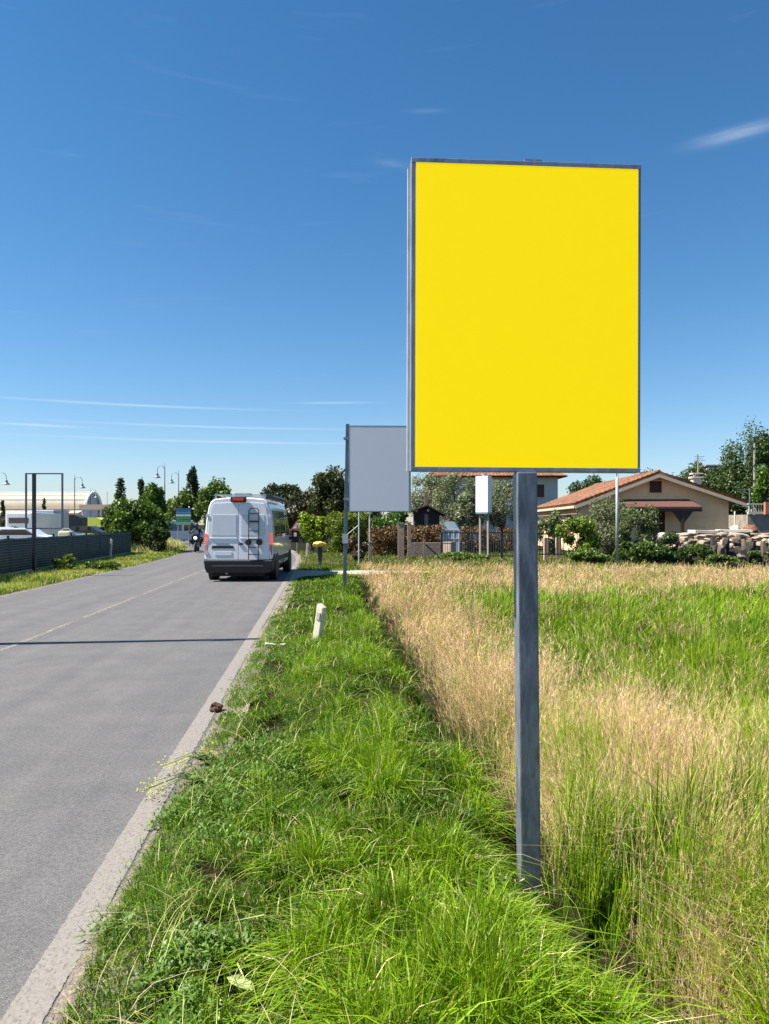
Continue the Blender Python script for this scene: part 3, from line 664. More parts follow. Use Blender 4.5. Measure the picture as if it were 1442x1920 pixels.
def plant(name, label, cat, px, d, shape, wpx, ytop, ybot, leaves, size, ca, cb, k=None, trunk=0.0, depth=1.0, up=0.0, group=None, asp=0.55, trunks=1):
    """ytop / ybot: rows of the crown's top and foot; wpx: its width in photo pixels"""
    x = gx(px, d); z = gz0(x, d); root = thing(name, label, cat, (x, d, z), 0, group)
    rx = wpx / F * d / 2; z1 = gz(ytop, d) - z; z0 = max(0.02, gz(ybot, d) - z)
    o, Ls = crown(root, 'crown' if trunk else 'foliage', shape, rx, rx * depth, z0, z1, k or (46 if shape == 'column' else max(10, int(leaves / 260))), int(leaves * 1.45), size * 1.36, ca, cb, up, asp)
    t = MB()
    if trunk:
        top = z0 + 0.55 * (z1 - z0); t.path([(0, 0, -0.1), (0.05 * rx, 0, z0 * 0.5), (-0.03 * rx, 0.02, max(z0, 0.3)), (0.02, 0, top)], [trunk * 1.25, trunk, trunk * 0.85, trunk * 0.3], 8)
        for (lx, ly, lz, r, rz) in Ls[:9]:
            zz = min(lz * 0.75, max(z0 * 0.9, 0.3) + 0.25 * random.random()); t.path([(0, 0, zz), (lx * 0.55, ly * 0.55, (zz + lz) / 2 + 0.1), (lx, ly, lz)], [trunk * 0.5, trunk * 0.32, trunk * 0.12], 5)
        t.build('trunk', m_bark, root, smooth=True)
    else:
        for i in range(5):
            a = random.uniform(0, 6.28); q = Ls[i % len(Ls)]; t.path([(0.25 * rx * math.cos(a), 0.25 * rx * math.sin(a), -0.05), (q[0], q[1], q[2])], [0.03, 0.012], 5)
        t.build('stems', m_bark, root)['kind'] = 'stuff'
    return root
DK, DG2 = (0.018, 0.034, 0.012), (0.040, 0.068, 0.018)
MG, LGc = (0.055, 0.105, 0.014), (0.145, 0.215, 0.024)
LIME, LIMEL = (0.14, 0.22, 0.015), (0.27, 0.33, 0.02)
OLV, OLVL = (0.115, 0.135, 0.070), (0.25, 0.27, 0.15)
COP, COPL = (0.095, 0.052, 0.024), (0.24, 0.135, 0.045)
# far left
plant('cypress_tree', 'broad dark cypress left of the low shed roof', 'tree', 225, 90, 'column', 22, 902, 1000, 2600, 0.22, DK, DG2, trunk=0.12)
plant('cypress_tree', 'slim dark cypress between the shed roof and the big roadside shrub', 'tree', 264, 96, 'column', 16, 902, 1000, 2200, 0.22, DK, DG2, trunk=0.12)
plant('cypress_tree', 'tallest dark cypress left of the van', 'tree', 362, 80, 'column', 24, 882, 990, 3200, 0.2, DK, (0.030, 0.05, 0.018), trunk=0.14)
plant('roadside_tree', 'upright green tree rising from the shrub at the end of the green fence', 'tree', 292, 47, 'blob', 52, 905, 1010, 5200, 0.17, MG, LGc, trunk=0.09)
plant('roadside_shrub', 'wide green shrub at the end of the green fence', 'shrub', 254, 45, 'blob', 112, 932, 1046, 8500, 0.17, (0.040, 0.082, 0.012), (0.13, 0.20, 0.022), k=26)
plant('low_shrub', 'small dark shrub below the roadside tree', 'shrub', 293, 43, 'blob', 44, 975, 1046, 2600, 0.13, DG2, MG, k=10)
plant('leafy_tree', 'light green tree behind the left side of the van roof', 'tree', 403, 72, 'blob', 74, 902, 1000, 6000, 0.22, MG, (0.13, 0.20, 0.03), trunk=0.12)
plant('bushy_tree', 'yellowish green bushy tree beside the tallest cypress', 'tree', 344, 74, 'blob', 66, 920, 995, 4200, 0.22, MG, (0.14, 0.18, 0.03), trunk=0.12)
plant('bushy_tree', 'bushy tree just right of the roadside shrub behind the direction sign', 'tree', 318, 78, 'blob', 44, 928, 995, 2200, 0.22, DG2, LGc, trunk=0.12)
plant('far_hedge', 'dark hedge far behind the van on the bend', 'hedge', 440, 95, 'box', 130, 952, 1010, 3000, 0.3, DK, DG2, k=60, depth=0.2)
plant('far_hedge', 'dark tree belt far behind the flat shed', 'hedge', 165, 150, 'box', 330, 958, 1000, 3200, 0.5, DK, DG2, k=90, depth=0.08)
# centre
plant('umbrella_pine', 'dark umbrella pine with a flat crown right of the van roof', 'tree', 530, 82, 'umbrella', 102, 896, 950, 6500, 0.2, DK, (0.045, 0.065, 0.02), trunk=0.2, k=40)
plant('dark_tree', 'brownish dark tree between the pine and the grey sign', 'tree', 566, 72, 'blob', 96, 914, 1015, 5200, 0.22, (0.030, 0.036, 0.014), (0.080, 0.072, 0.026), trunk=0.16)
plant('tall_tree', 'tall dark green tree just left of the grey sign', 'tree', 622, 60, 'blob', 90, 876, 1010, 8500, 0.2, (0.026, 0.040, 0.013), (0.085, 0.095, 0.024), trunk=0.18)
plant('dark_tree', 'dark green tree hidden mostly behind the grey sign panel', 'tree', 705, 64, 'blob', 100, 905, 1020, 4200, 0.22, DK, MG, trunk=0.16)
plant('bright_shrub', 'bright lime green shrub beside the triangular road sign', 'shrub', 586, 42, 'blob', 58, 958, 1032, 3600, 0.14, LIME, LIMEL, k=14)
hx = gx(652, 41); hd = thing('clipped_hedge', 'tall clipped dark hedge with a lime sunlit side behind the grey sign post', 'hedge', (hx, 41.5, gz0(hx, 41.5)), 0)
crown(hd, 'foliage', 'box', 44 / F * 41, 0.9, 0.02, gz(956, 41), 130, 15000, 0.11, (0.085, 0.125, 0.014), (0.20, 0.25, 0.02))
MB().path([(-1.1, 0, -.1), (-1.0, 0, 1.9)], .05).path([(0, 0, -.1), (0, 0, 2.0)], .05).path([(1.0, 0, -.1), (1.0, 0, 1.9)], .05).build('stems', m_bark, hd)['kind'] = 'stuff'
plant('leafy_shrub', 'dark glossy green shrub under the grey sign panel', 'shrub', 735, 44, 'blob', 84, 950, 1020, 3400, 0.15, (0.03, 0.07, 0.012), (0.09, 0.17, 0.02), k=14)
def copper(label, px0, px1, d, ytop, n):
    x = gx((px0 + px1) / 2, d); h_ = thing('copper_hedge', label, 'hedge', (x, d, gz0(x, d)), 0)
    crown(h_, 'foliage', 'box', (px1 - px0) / 2 / F * d, 0.55, 0.02, gz(ytop, d), n // 90, n, 0.11, COP, COPL)
    w = (px1 - px0) / 2 / F * d * 0.8; s_ = MB()
    for i in range(5): s_.path([(-w + w * i / 2, 0, -.1), (-w + w * i / 2, 0.05, 1.3)], .03)
    s_.build('stems', m_bark, h_)['kind'] = 'stuff'
copper('reddish brown hedge left of the brick pillars', 688, 768, 39, 984, 5200)
copper('reddish brown hedge between the brick pillar and the wooden post', 766, 836, 40.5, 984, 4800)
copper('reddish brown hedge behind the metal railing', 856, 985, 43, 986, 6000)
plant('small_shrub', 'small purple brown shrub beside the thin sign posts', 'shrub', 668, 34, 'blob', 40, 1003, 1050, 1400, 0.09, (0.08, 0.05, 0.035), (0.20, 0.13, 0.08), k=9)
plant('olive_tree', 'grey green olive tree behind the dark hut', 'tree', 800, 52, 'blob', 88, 884, 985, 6500, 0.12, OLV, OLVL, trunk=0.14, asp=0.35)
plant('olive_tree', 'largest olive tree left of the white box sign', 'tree', 862, 50, 'blob', 96, 882, 1000, 8000, 0.12, OLV, OLVL, trunk=0.16, asp=0.35)
plant('olive_tree', 'olive tree between the white box sign and the yellow sign post', 'tree', 944, 51, 'blob', 78, 884, 1003, 6000, 0.12, OLV, OLVL, trunk=0.14, asp=0.35)
plant('olive_tree', 'low olive tree in front of the others with a bare trunk', 'tree', 878, 45, 'blob', 62, 925, 1005, 4200, 0.12, OLV, OLVL, trunk=0.10, asp=0.35)
# right
plant('bright_shrub', 'bright yellow green shrub right of the yellow sign post', 'shrub', 1085, 33, 'blob', 82, 964, 1052, 5200, 0.10, (0.09, 0.15, 0.015), (0.21, 0.27, 0.03), k=20)
plant('silvery_shrub', 'tall silvery olive shrub in front of the house wall', 'shrub', 1138, 36, 'blob', 92, 928, 1050, 6500, 0.10, OLV, (0.20, 0.205, 0.10), k=22, asp=0.35)
plant('silvery_shrub', 'wide olive green shrub right of the thin grey pole', 'shrub', 1192, 34.5, 'blob', 88, 940, 1052, 6000, 0.10, (0.075, 0.10, 0.035), (0.16, 0.19, 0.075), k=20, asp=0.4)
plant('olive_shrub', 'olive shrub against the lit side wall of the house', 'shrub', 1030, 40, 'blob', 56, 950, 1035, 3000, 0.11, OLV, (0.16, 0.20, 0.06), k=12, asp=0.4)
plant('dark_shrub', 'low dark green shrub under the silvery shrubs', 'shrub', 1190, 32, 'blob', 78, 1010, 1068, 3600, 0.10, (0.03, 0.06, 0.012), (0.10, 0.16, 0.02), k=14)
plant('dark_shrub', 'low dark shrub at the left end of the stones', 'shrub', 1258, 31.5, 'blob', 76, 1002, 1070, 4000, 0.10, (0.025, 0.05, 0.012), (0.075, 0.12, 0.02), k=14)
plant('low_shrub', 'low weedy shrub below the bright yellow green shrub', 'shrub', 1105, 31.5, 'blob', 92, 1028, 1070, 3000, 0.09, (0.04, 0.08, 0.012), (0.12, 0.17, 0.025), k=14)
plant('low_shrub', 'low green weeds in front of the dark rocks', 'shrub', 1345, 31, 'blob', 110, 1040, 1072, 2200, 0.08, (0.05, 0.09, 0.015), (0.15, 0.19, 0.04), k=14, depth=0.4)
plant('low_shrub', 'low green weeds below the tan block and railing', 'shrub', 866, 34, 'blob', 120, 1036, 1062, 2600, 0.08, (0.06, 0.11, 0.015), (0.15, 0.21, 0.03), k=14, depth=0.4)
plant('dome_tree', 'round dark tree top behind the house ridge', 'tree', 1224, 76, 'blob', 84, 860, 990, 4200, 0.2, (0.03, 0.045, 0.015), (0.10, 0.11, 0.025), trunk=0.2)
plant('far_tree', 'dark tree behind the right slope of the house roof', 'tree', 1318, 70, 'blob', 150, 872, 1000, 8500, 0.2, DK, (0.05, 0.085, 0.02), trunk=0.2)
plant('far_tree', 'dark green tree beside the tall tree at the right edge', 'tree', 1375, 64, 'blob', 120, 874, 1000, 7000, 0.18, DK, (0.07, 0.12, 0.02), trunk=0.18)
plant('big_tree', 'tallest green tree at the right edge', 'tree', 1412, 62, 'blob', 112, 800, 985, 9500, 0.17, (0.035, 0.065, 0.02), (0.095, 0.145, 0.035), trunk=0.22, k=40)
plant('leafy_tree', 'bright green young tree at the right edge behind the white railing', 'tree', 1438, 54, 'blob', 50, 872, 965, 3000, 0.15, MG, (0.12, 0.22, 0.025), trunk=0.1)
plant('far_tree', 'small dark tree top above the lower end of the tiled roof', 'tree', 1098, 95, 'blob', 90, 890, 990, 2400, 0.25, DK, MG, trunk=0.2)
plant('yard_bush', 'small bush in front of the parked white camper', 'shrub', 24, 50, 'blob', 24, 986, 1016, 900, 0.13, MG, LGc, k=8)
plant('yard_bush', 'small green bush at the end of the yard beside the big shrub', 'shrub', 213, 50, 'blob', 30, 975, 1012, 1200, 0.13, MG, LIMEL, k=8)
# weeds on the fence foot
plant('fence_weed', 'leafy weed clump in front of the green fence beside the far road edge', 'shrub', 190, 27.5, 'blob', 66, 1052, 1080, 1600, 0.08, (0.05, 0.09, 0.015), (0.12, 0.18, 0.03), k=10)
plant('fence_weed', 'thin weed clump against the green fence right of the empty frame', 'shrub', 120, 26.2, 'blob', 44, 1040, 1076, 600, 0.07, MG, LGc, k=8)
# palm
px_, d_ = 1306, 66; px0 = gx(px_, d_); pr = thing('palm_tree', 'palm tree top standing behind the house chimney', 'tree', (px0, d_, 0), 0)
zt = gz(880, d_); MB().path([(0, 0, -.1), (0.05, 0, zt * .5), (0, 0, zt)], [0.2, 0.16, 0.14], 8).build('trunk', m_bark, pr, smooth=True)
S_ = []
for k in range(30):
    a = random.uniform(0, 6.28); el = random.uniform(-0.2, 1.2); ln = random.uniform(1.2, 1.7)
    for j in range(9):
        t = j / 8; q = Vector((math.cos(a) * ln * t * math.cos(el), math.sin(a) * ln * t * math.cos(el), zt + ln * (t * math.sin(el) - 0.55 * t * t))); S_.append(q)
P = np.repeat(np.array(S_), 3, 0); V, T, c = quads(P, 0.36, leafcol(len(P), DG2, LGc, np.full(len(P), .5)), asp=0.22); tri_mesh('fronds', V, T, c, m_leaf, pr)

# ================================================================== buildings
m_cream = mat('cream_render', (0.90, 0.60, 0.33), 0.9, var=0.06, scale=2, bump=0.15, dirt=(0.70, 0.48, 0.27), dirt_amt=0.4)
m_white = mat('white_render', (0.62, 0.57, 0.48), 0.9, var=0.06, scale=2, dirt=(0.42, 0.38, 0.30), dirt_amt=0.3)
m_wood = mat('dark_brown_wood', (0.060, 0.026, 0.016), 0.6, var=0.25, scale=8, stretch=(8, 8, 1))
m_shut = mat('brown_shutter', (0.085, 0.026, 0.016), 0.55, var=0.2, scale=10)
m_fascia = mat('fascia', (0.55, 0.47, 0.33), 0.7, var=0.08)
m_dark = mat('dark_vent_and_shade', (0.012, 0.012, 0.013), 0.8, var=0.2)
def tile_mat():
    m = bpy.data.materials.new('roof_tiles'); nt, o = nodes_of(m); N, L = nt.nodes, nt.links
    b = N.new('ShaderNodeBsdfPrincipled'); b.inputs['Roughness'].default_value = 0.85; L.new(b.outputs[0], o.inputs[0])
    tc = N.new('ShaderNodeTexCoord'); v = N.new('ShaderNodeTexVoronoi'); v.inputs['Scale'].default_value = 3.2; L.new(tc.outputs['Object'], v.inputs['Vector'])
    h = N.new('ShaderNodeSeparateColor'); L.new(v.outputs['Color'], h.inputs[0])
    r = N.new('ShaderNodeValToRGB'); r.color_ramp.elements[0].color = (0.125, 0.052, 0.026, 1); r.color_ramp.elements[1].color = (0.27, 0.125, 0.065, 1)
    L.new(h.outputs[0], r.inputs[0])
    n = N.new('ShaderNodeTexNoise'); n.inputs['Scale'].default_value = 0.7; n.inputs['Detail'].default_value = 6; L.new(tc.outputs['Object'], n.inputs['Vector'])
    k = ramp_between(N, L, n.outputs[0], (0.75, 0.72, 0.68), (1.15, 1.1, 1.05)); mx = N.new('ShaderNodeMixRGB'); mx.blend_type = 'MULTIPLY'; mx.inputs[0].default_value = 1
    L.new(r.outputs[0], mx.inputs[1]); L.new(k, mx.inputs[2]); L.new(mx.outputs[0], b.inputs['Base Color']); return m
m_tile = tile_mat()
def tiled_slope(name, A, Bp, Cc, Dd, cols, rows, parent, thick=0.12):
    """roof slope: A,B along the ridge, D,C along the eave; wavy tile courses plus an underside"""
    A, Bp, Cc, Dd = map(Vector, (A, Bp, Cc, Dd)); n = (Bp - A).cross(Dd - A).normalized()
    if n.z < 0: n = -n
    V = []; nc, nr = cols * 4, rows * 2
    for j in range(nr + 1):
        for i in range(nc + 1):
            s, t = i / nc, j / nr; p = (A * (1 - s) + Bp * s) * (1 - t) + (Dd * (1 - s) + Cc * s) * t
            V.append(p + n * (0.045 * math.cos(2 * PI * s * cols) + (0.03 if j % 2 else 0.0)))
    T = [(j * (nc + 1) + i, j * (nc + 1) + i + 1, (j + 1) * (nc + 1) + i + 1, (j + 1) * (nc + 1) + i) for j in range(nr) for i in range(nc)]
    k = len(V); V += [A - n * thick, Bp - n * thick, Cc - n * thick, Dd - n * thick]; T.append((k, k + 1, k + 2, k + 3))
    e = [0, nc, (nr + 1) * (nc + 1) - 1, nr * (nc + 1)]
    for q in range(4): T.append((e[q], e[(q + 1) % 4], k + (q + 1) % 4, k + q))
    return tri_mesh(name, np.array([tuple(v) for v in V]), np.array(T), None, m_tile, parent)

# --- yellow gabled house
HD, HL = 46.0, 15.0
hx0, hx1 = gx(1088, HD), gx(1364, HD); hr = gx(1230, HD); ze, zr = gz(944, HD), gz(886, HD)
ho = Vector(((hx0 + hx1) / 2, HD, 0)); house = thing('gabled_house', 'yellow single storey house with a red tiled gable roof', 'house', ho, R(-2))
def Lh(x, y, z): return Vector((x, y, z)) - ho
sl = (zr - ze) / (hr - gx(1076, HD)); sr = (zr - gz(940, HD)) / (gx(1388, HD) - hr)
zl = zr - 0.16 - sl * (hr - hx0); zrr = zr - 0.16 - sr * (hx1 - hr)
w_ = MB(ho)
w_.add([(hx0, HD, -.1), (hx1, HD, -.1), (hx1, HD, zrr), (hr, HD, zr - .16), (hx0, HD, zl), (hx0, HD + HL, -.1), (hx1, HD + HL, -.1), (hx1, HD + HL, zrr), (hr, HD + HL, zr - .16), (hx0, HD + HL, zl)],
       [(0, 1, 2, 3, 4), (9, 8, 7, 6, 5), (0, 4, 9, 5), (1, 6, 7, 2)])
w_.build('wall', m_cream, house)
ov = 0.55; yf, yb = HD - 0.6, HD + HL + 0.4
el, er = gx(1076, HD), gx(1389, HD); zel, zer = zr - sl * (hr - el), zr - sr * (er - hr)
rf = tiled_slope('roof', Lh(hr, yf, zr), Lh(hr, yb, zr), Lh(el, yb, zel), Lh(el, yf, zel), 48, 18, house)
tiled_slope('roof', Lh(hr, yf, zr), Lh(hr, yb, zr), Lh(er, yb, zer), Lh(er, yf, zer), 48, 18, house)
for a, z0_ in ((el, zel), (er, zer)):               # barge boards on the gable
    m_ = MB(ho); s_ = 1 if a > hr else -1
    m_.add([(hr, yf - .03, zr - .14), (a, yf - .03, z0_ - .14), (a, yf - .03, z0_ - .34), (hr, yf - .03, zr - .34), (hr, yf + .03, zr - .14), (a, yf + .03, z0_ - .14), (a, yf + .03, z0_ - .34), (hr, yf + .03, zr - .34)],
           [(0, 1, 2, 3), (7, 6, 5, 4), (0, 4, 5, 1), (1, 5, 6, 2), (2, 6, 7, 3), (3, 7, 4, 0)]).build('barge_board', m_fascia, rf)
MB(ho).box((el - .02, (yf + yb) / 2, zel - .22), (.14, yb - yf, .16)).build('gutter', m_fascia, rf)
MB(ho).path([(hr, yf, zr + .03), (hr, yb, zr + .03)], .11, 8).build('ridge_tiles', m_tile, rf)
cx_, cz_ = gx(1297, 52), gz(905, 52)
MB(ho).box((cx_, 52, cz_ - .5), (.55, .55, 1.6)).box((cx_, 52, cz_ + .35), (.75, .75, .1)).box((cx_, 52, cz_ + .62), (.65, .65, .08)).tube((cx_ - .2, 51.8, cz_ + .3), (cx_ - .2, 51.8, cz_ + .62), .05).tube((cx_ + .2, 52.2, cz_ + .3), (cx_ + .2, 52.2, cz_ + .62), .05).build('chimney', m_white, rf)
def window_at(parent, org, px0, px1, py0, py1, d, mt, name='window', slats=7):
    x0, x1, z1, z0 = gx(px0, d), gx(px1, d), gz(py0, d), gz(py1, d); q = MB(org)
    q.box(((x0 + x1) / 2, d - .02, (z0 + z1) / 2), (x1 - x0, .05, z1 - z0)); o_ = q.build(name, mt, parent)
    f = MB(org); t = .05
    for a, b__ in (((x0 - t / 2, d - .04, (z0 + z1) / 2), (t, .09, z1 - z0 + 2 * t)), ((x1 + t / 2, d - .04, (z0 + z1) / 2), (t, .09, z1 - z0 + 2 * t)), (((x0 + x1) / 2, d - .041, z1 + t / 2), (x1 - x0, .09, t)), (((x0 + x1) / 2, d - .041, z0 - t / 2), (x1 - x0, .11, t))): f.box(a, b__)
    f.build('frame', m_cream, o_)
    s = MB(org)
    for i in range(slats): s.box(((x0 + x1) / 2, d - .06, z0 + (i + .5) * (z1 - z0) / slats), (x1 - x0 - .04, .03, (z1 - z0) / slats * .55), (0.5, 0, 0))
    s.box(((x0 + x1) / 2, d - .065, (z0 + z1) / 2), (.05, .05, z1 - z0)).build('shutter_slats', mt, o_)
    return o_
window_at(house, ho, 1217, 1240, 902, 924, HD, m_shut, 'attic_window')
window_at(house, ho, 1214, 1246, 957, 1022, HD, m_shut, 'door', 14)
# pergola canopy over the door
pz1, pz0 = gz(936, HD), gz(950, HD - 1.6); px_l, px_r = gx(1172, HD - .8), gx(1306, HD - .8)
cv = MB(ho); cv.add([(px_l, HD - .01, pz1), (px_r - .2, HD - .01, pz1), (px_r, HD - 1.7, pz0), (px_l, HD - 1.7, pz0), (px_l, HD - .01, pz1 - .1), (px_r - .2, HD - .01, pz1 - .1), (px_r, HD - 1.7, pz0 - .1), (px_l, HD - 1.7, pz0 - .1)],
       [(0, 1, 2, 3), (7, 6, 5, 4), (0, 4, 5, 1), (1, 5, 6, 2), (2, 6, 7, 3), (3, 7, 4, 0)])
can = cv.build('door_canopy', mat('canopy_tiles', (0.12, 0.05, 0.035), 0.8, var=0.3, scale=9), house)
MB(ho).box(((px_l + px_r) / 2, HD - 1.6, pz0 - .2), (px_r - px_l, .14, .18)).build('beam', m_wood, can)
for ppx in (1281, 1180):
    X_ = gx(ppx, HD - 1.55); MB(ho).box((X_, HD - 1.55, (pz0 - .3) / 2), (.16, .16, pz0 - .3)).add([(X_ - .6, HD - 1.6, pz0 - .29), (X_ + .6, HD - 1.6, pz0 - .29), (X_ + .08, HD - 1.6, pz0 - 1.0), (X_ - .08, HD - 1.6, pz0 - 1.0), (X_ - .6, HD - 1.5, pz0 - .29), (X_ + .6, HD - 1.5, pz0 - .29), (X_ + .08, HD - 1.5, pz0 - 1.0), (X_ - .08, HD - 1.5, pz0 - 1.0)],
        [(0, 1, 2, 3), (7, 6, 5, 4), (0, 4, 5, 1), (1, 5, 6, 2), (2, 6, 7, 3), (3, 7, 4, 0)]).build('post', m_wood, can)
for k, (yy0, yy1) in enumerate(((48.5, 49.6), (51.6, 52.6), (55, 56))):  # side wall windows with brown shutters
    o_ = MB(ho).box((hx0 - .03, (yy0 + yy1) / 2, 1.7), (.06, yy1 - yy0, 1.3)).build('window', m_shut, house)
    MB(ho).box((hx0 - .05, (yy0 + yy1) / 2, 1.02), (.16, yy1 - yy0 + .3, .06)).build('sill', m_white, o_)
MB(ho).tube((hx0 - .1, HD + .15, 0), (hx0 - .1, HD + .15, zl - .1), .05).build('downpipe', m_fascia, house)
MB(ho).tube((gx(1399, 49), 49, 0), (gx(1399, 49), 49, gz(918, 49)), .03).box((gx(1390, 49), 49, gz(918, 49)), (.8, .03, .03)).build('antenna_mast', mat('galvanised', (0.36, 0.38, 0.40), 0.45, 0.7, var=0.2, scale=8, dirt=(0.25, 0.25, 0.25), dirt_amt=0.5), house)
m_galv = MATS['galvanised']

# --- two storey house behind the olives
bo = Vector((gx(940, 76), 76, 0)); bh = thing('pale_house', 'pale two storey house behind the olive trees', 'house', bo)
bx0, bx1, bz = gx(812, 76), gx(1046, 76), gz(893, 76)
MB(bo).box(((bx0 + bx1) / 2, 80, bz / 2), (bx1 - bx0, 8, bz)).build('wall', m_white, bh)
yr = 80; zt_ = bz + 1.7
tiled_slope('roof', Vector((bx0 + 2, yr, zt_)) - bo, Vector((bx1 - 2, yr, zt_)) - bo, Vector((bx1 + .8, 75.2, bz)) - bo, Vector((bx0 - .8, 75.2, bz)) - bo, 40, 10, bh)
tiled_slope('roof', Vector((bx0 + 2, yr, zt_)) - bo, Vector((bx1 - 2, yr, zt_)) - bo, Vector((bx1 + .8, 84.8, bz)) - bo, Vector((bx0 - .8, 84.8, bz)) - bo, 40, 10, bh)
for xx_, s_ in ((bx0 - .8, 2.8), (bx1 + .8, -2.8)):
    q = MB(bo); q.add([(xx_, 75.2, bz), (xx_, 84.8, bz), (xx_ + s_, yr, zt_), (xx_, 75.2, bz - .1), (xx_, 84.8, bz - .1)], [(0, 1, 2), (0, 3, 4, 1)]); q.build('roof', m_tile, bh)
for k in range(4):
    X_ = bx0 + 1.6 + k * 3.1; o_ = MB(bo).box((X_, 75.97, bz - 1.5), (1.0, .06, 1.3)).build('window', m_shut, bh); MB(bo).box((X_, 75.95, bz - 2.2), (1.3, .16, .07)).build('sill', m_white, o_)
# --- dark garden hut
hd_ = 44; uo = Vector((gx(802, hd_), hd_, 0)); hut = thing('garden_hut', 'dark wooden garden hut with a low gable roof and flue', 'hut', uo)
a0, a1, am = gx(770, hd_), gx(832, hd_), gx(800, hd_); e0, e1, em = gz(957, hd_), gz(962, hd_), gz(946, hd_)
MB(uo).add([(a0 + .25, hd_, 0), (a1 - .25, hd_, 0), (a1 - .25, hd_, e1), (am, hd_, em - .08), (a0 + .25, hd_, e0), (a0 + .25, hd_ + 2.4, 0), (a1 - .25, hd_ + 2.4, 0), (a1 - .25, hd_ + 2.4, e1), (am, hd_ + 2.4, em - .08), (a0 + .25, hd_ + 2.4, e0)],
     [(0, 1, 2, 3, 4), (9, 8, 7, 6, 5), (0, 4, 9, 5), (1, 6, 7, 2)]).build('wall', mat('black_timber', (0.028, 0.020, 0.016), 0.8, var=0.3, scale=6, stretch=(6, 6, 1)), hut)
for ax_, az_ in ((a0 - .1, e0 - .08), (a1 + .15, e1 - .1)):
    MB(uo).add([(am, hd_ - .4, em), (am, hd_ + 2.8, em), (ax_, hd_ + 2.8, az_), (ax_, hd_ - .4, az_), (am, hd_ - .4, em - .08), (am, hd_ + 2.8, em - .08), (ax_, hd_ + 2.8, az_ - .08), (ax_, hd_ - .4, az_ - .08)],
       [(0, 1, 2, 3), (7, 6, 5, 4), (0, 4, 5, 1), (1, 5, 6, 2), (2, 6, 7, 3), (3, 7, 4, 0)]).build('roof', mat('hut_roofing', (0.13, 0.075, 0.05), 0.9, var=0.3, scale=7), hut)
MB(uo).box((am, hd_ + .6, (em + gz(925, hd_)) / 2), (.22, .22, gz(925, hd_) - em + .2)).build('flue', mat('brick_flue', (0.22, 0.15, 0.11), 0.9, var=0.2), hut)
MB(uo).box((am - .02, hd_ - .02, 1.9), (.22, .03, .8)).build('window', mat('pale_pane', (0.10, 0.11, 0.13), 0.2), hut)
for q_ in ((780, 958), (803, 957)): MB(uo).lathe((gx(q_[0], hd_ - .1), hd_ - .08, gz(q_[1], hd_)), [(.02, -.08), (.09, -.05), (.10, .03), (.03, .09)], 8).build('wall_lamp', mat('lamp_white', (0.55, 0.52, 0.42), 0.5), hut)
# --- white block far behind, above the house's right slope
fo = Vector((gx(1355, 100), 100, 0)); fb = thing('far_block', 'pale flat roofed building peeping out between the palm and the tallest tree', 'building', fo)
MB(fo).box((gx(1355, 100), 103, gz(876, 100) / 2), (4.2, 6, gz(876, 100))).build('wall', m_white, fb)
MB(fo).box((gx(1355, 100), 103, gz(873, 100)), (4.6, 6.4, .22)).build('roof', mat('flat_roof', (0.30, 0.27, 0.24), 0.9), fb)
MB(fo).box((gx(1357, 100), 99.97, gz(890, 100)), (1.0, .06, 1.0)).build('window', m_shut, fb)
# --- terrace with white balustrade at the right edge
to = Vector((gx(1425, 48), 48, 0)); ter = thing('terrace', 'white balustrade terrace beside the house at the right edge', 'terrace', to)
tx0, tx1 = gx(1402, 48), gx(1470, 48); tz0, tz1 = gz(962, 48), gz(945, 48)
MB(to).box(((tx0 + tx1) / 2, 49.5, tz0 / 2 - .05), (tx1 - tx0, 3, tz0 - .1)).build('base', mat('stained_render', (0.30, 0.25, 0.20), 0.9, var=0.3, scale=2), ter)
MB(to).box(((tx0 + tx1) / 2, 48, tz0), (tx1 - tx0, .2, .14)).build('ledge', m_white, ter)
MB(to).box(((tx0 + tx1) / 2, 48, tz1), (tx1 - tx0, .14, .08)).build('handrail', m_white, ter)
for k in range(15): MB(to).lathe((tx0 + .08 + k * .16, 48, tz0 + .05), [(.03, 0), (.045, .12), (.02, .3), (.035, tz1 - tz0 - .06)], 6).build('baluster', m_white, ter)
MB(to).box((gx(1437, 47.8), 47.8, gz(953, 48)), (.22, .22, .8)).build('pier', mat('terracotta', (0.42, 0.16, 0.08), 0.9), ter)

# --- industrial yard on the left
m_vault = mat('cream_sheeting', (0.42, 0.35, 0.255), 0.7, var=0.10, scale=1.0, dirt=(0.30, 0.26, 0.2), dirt_amt=0.4)
m_grey = mat('grey_sheeting', (0.40, 0.42, 0.45), 0.6, var=0.1, scale=1.0)
VD = 110; vo = Vector((gx(80, VD), VD, 0)); vt = thing('vaulted_warehouse', 'cream barrel vaulted warehouse at the far left behind the yard', 'warehouse', vo)
vx1, vx0 = gx(160, VD), gx(-90, VD); spr = gz(955, VD); rad = 3.1; yc = VD + 3.1
arc = [(yc - rad * math.cos(PI * i / 16), spr + 0.85 * rad * math.sin(PI * i / 16)) for i in range(17)]
V = [(x, y, z) for x in (vx0, vx1) for (y, z) in arc]; k = len(arc)
MB(vo).add(V, [(i, i + 1, k + i + 1, k + i) for i in range(k - 1)]).build('vault', m_vault, vt, smooth=True)
MB(vo).add([(vx1 - .15, y, z) for (y, z) in arc], [tuple(range(k))]).build('end_glazing', mat('bluish_glazing', (0.16, 0.21, 0.26), 0.25, var=0.2, scale=1.0), vt)
rim = MB(vo); rim.path([(vx1, y, z) for (y, z) in arc], .22, 5); rim.build('end_rim', mat('white_sheeting', (0.68, 0.68, 0.66), 0.5, var=0.05), vt)
for i in (3, 5, 7): MB(vo).path([(vx0, arc[i][0] - .02, arc[i][1] + .03), (vx1, arc[i][0] - .02, arc[i][1] + .03)], .07, 4).build('purlin', m_grey, vt)
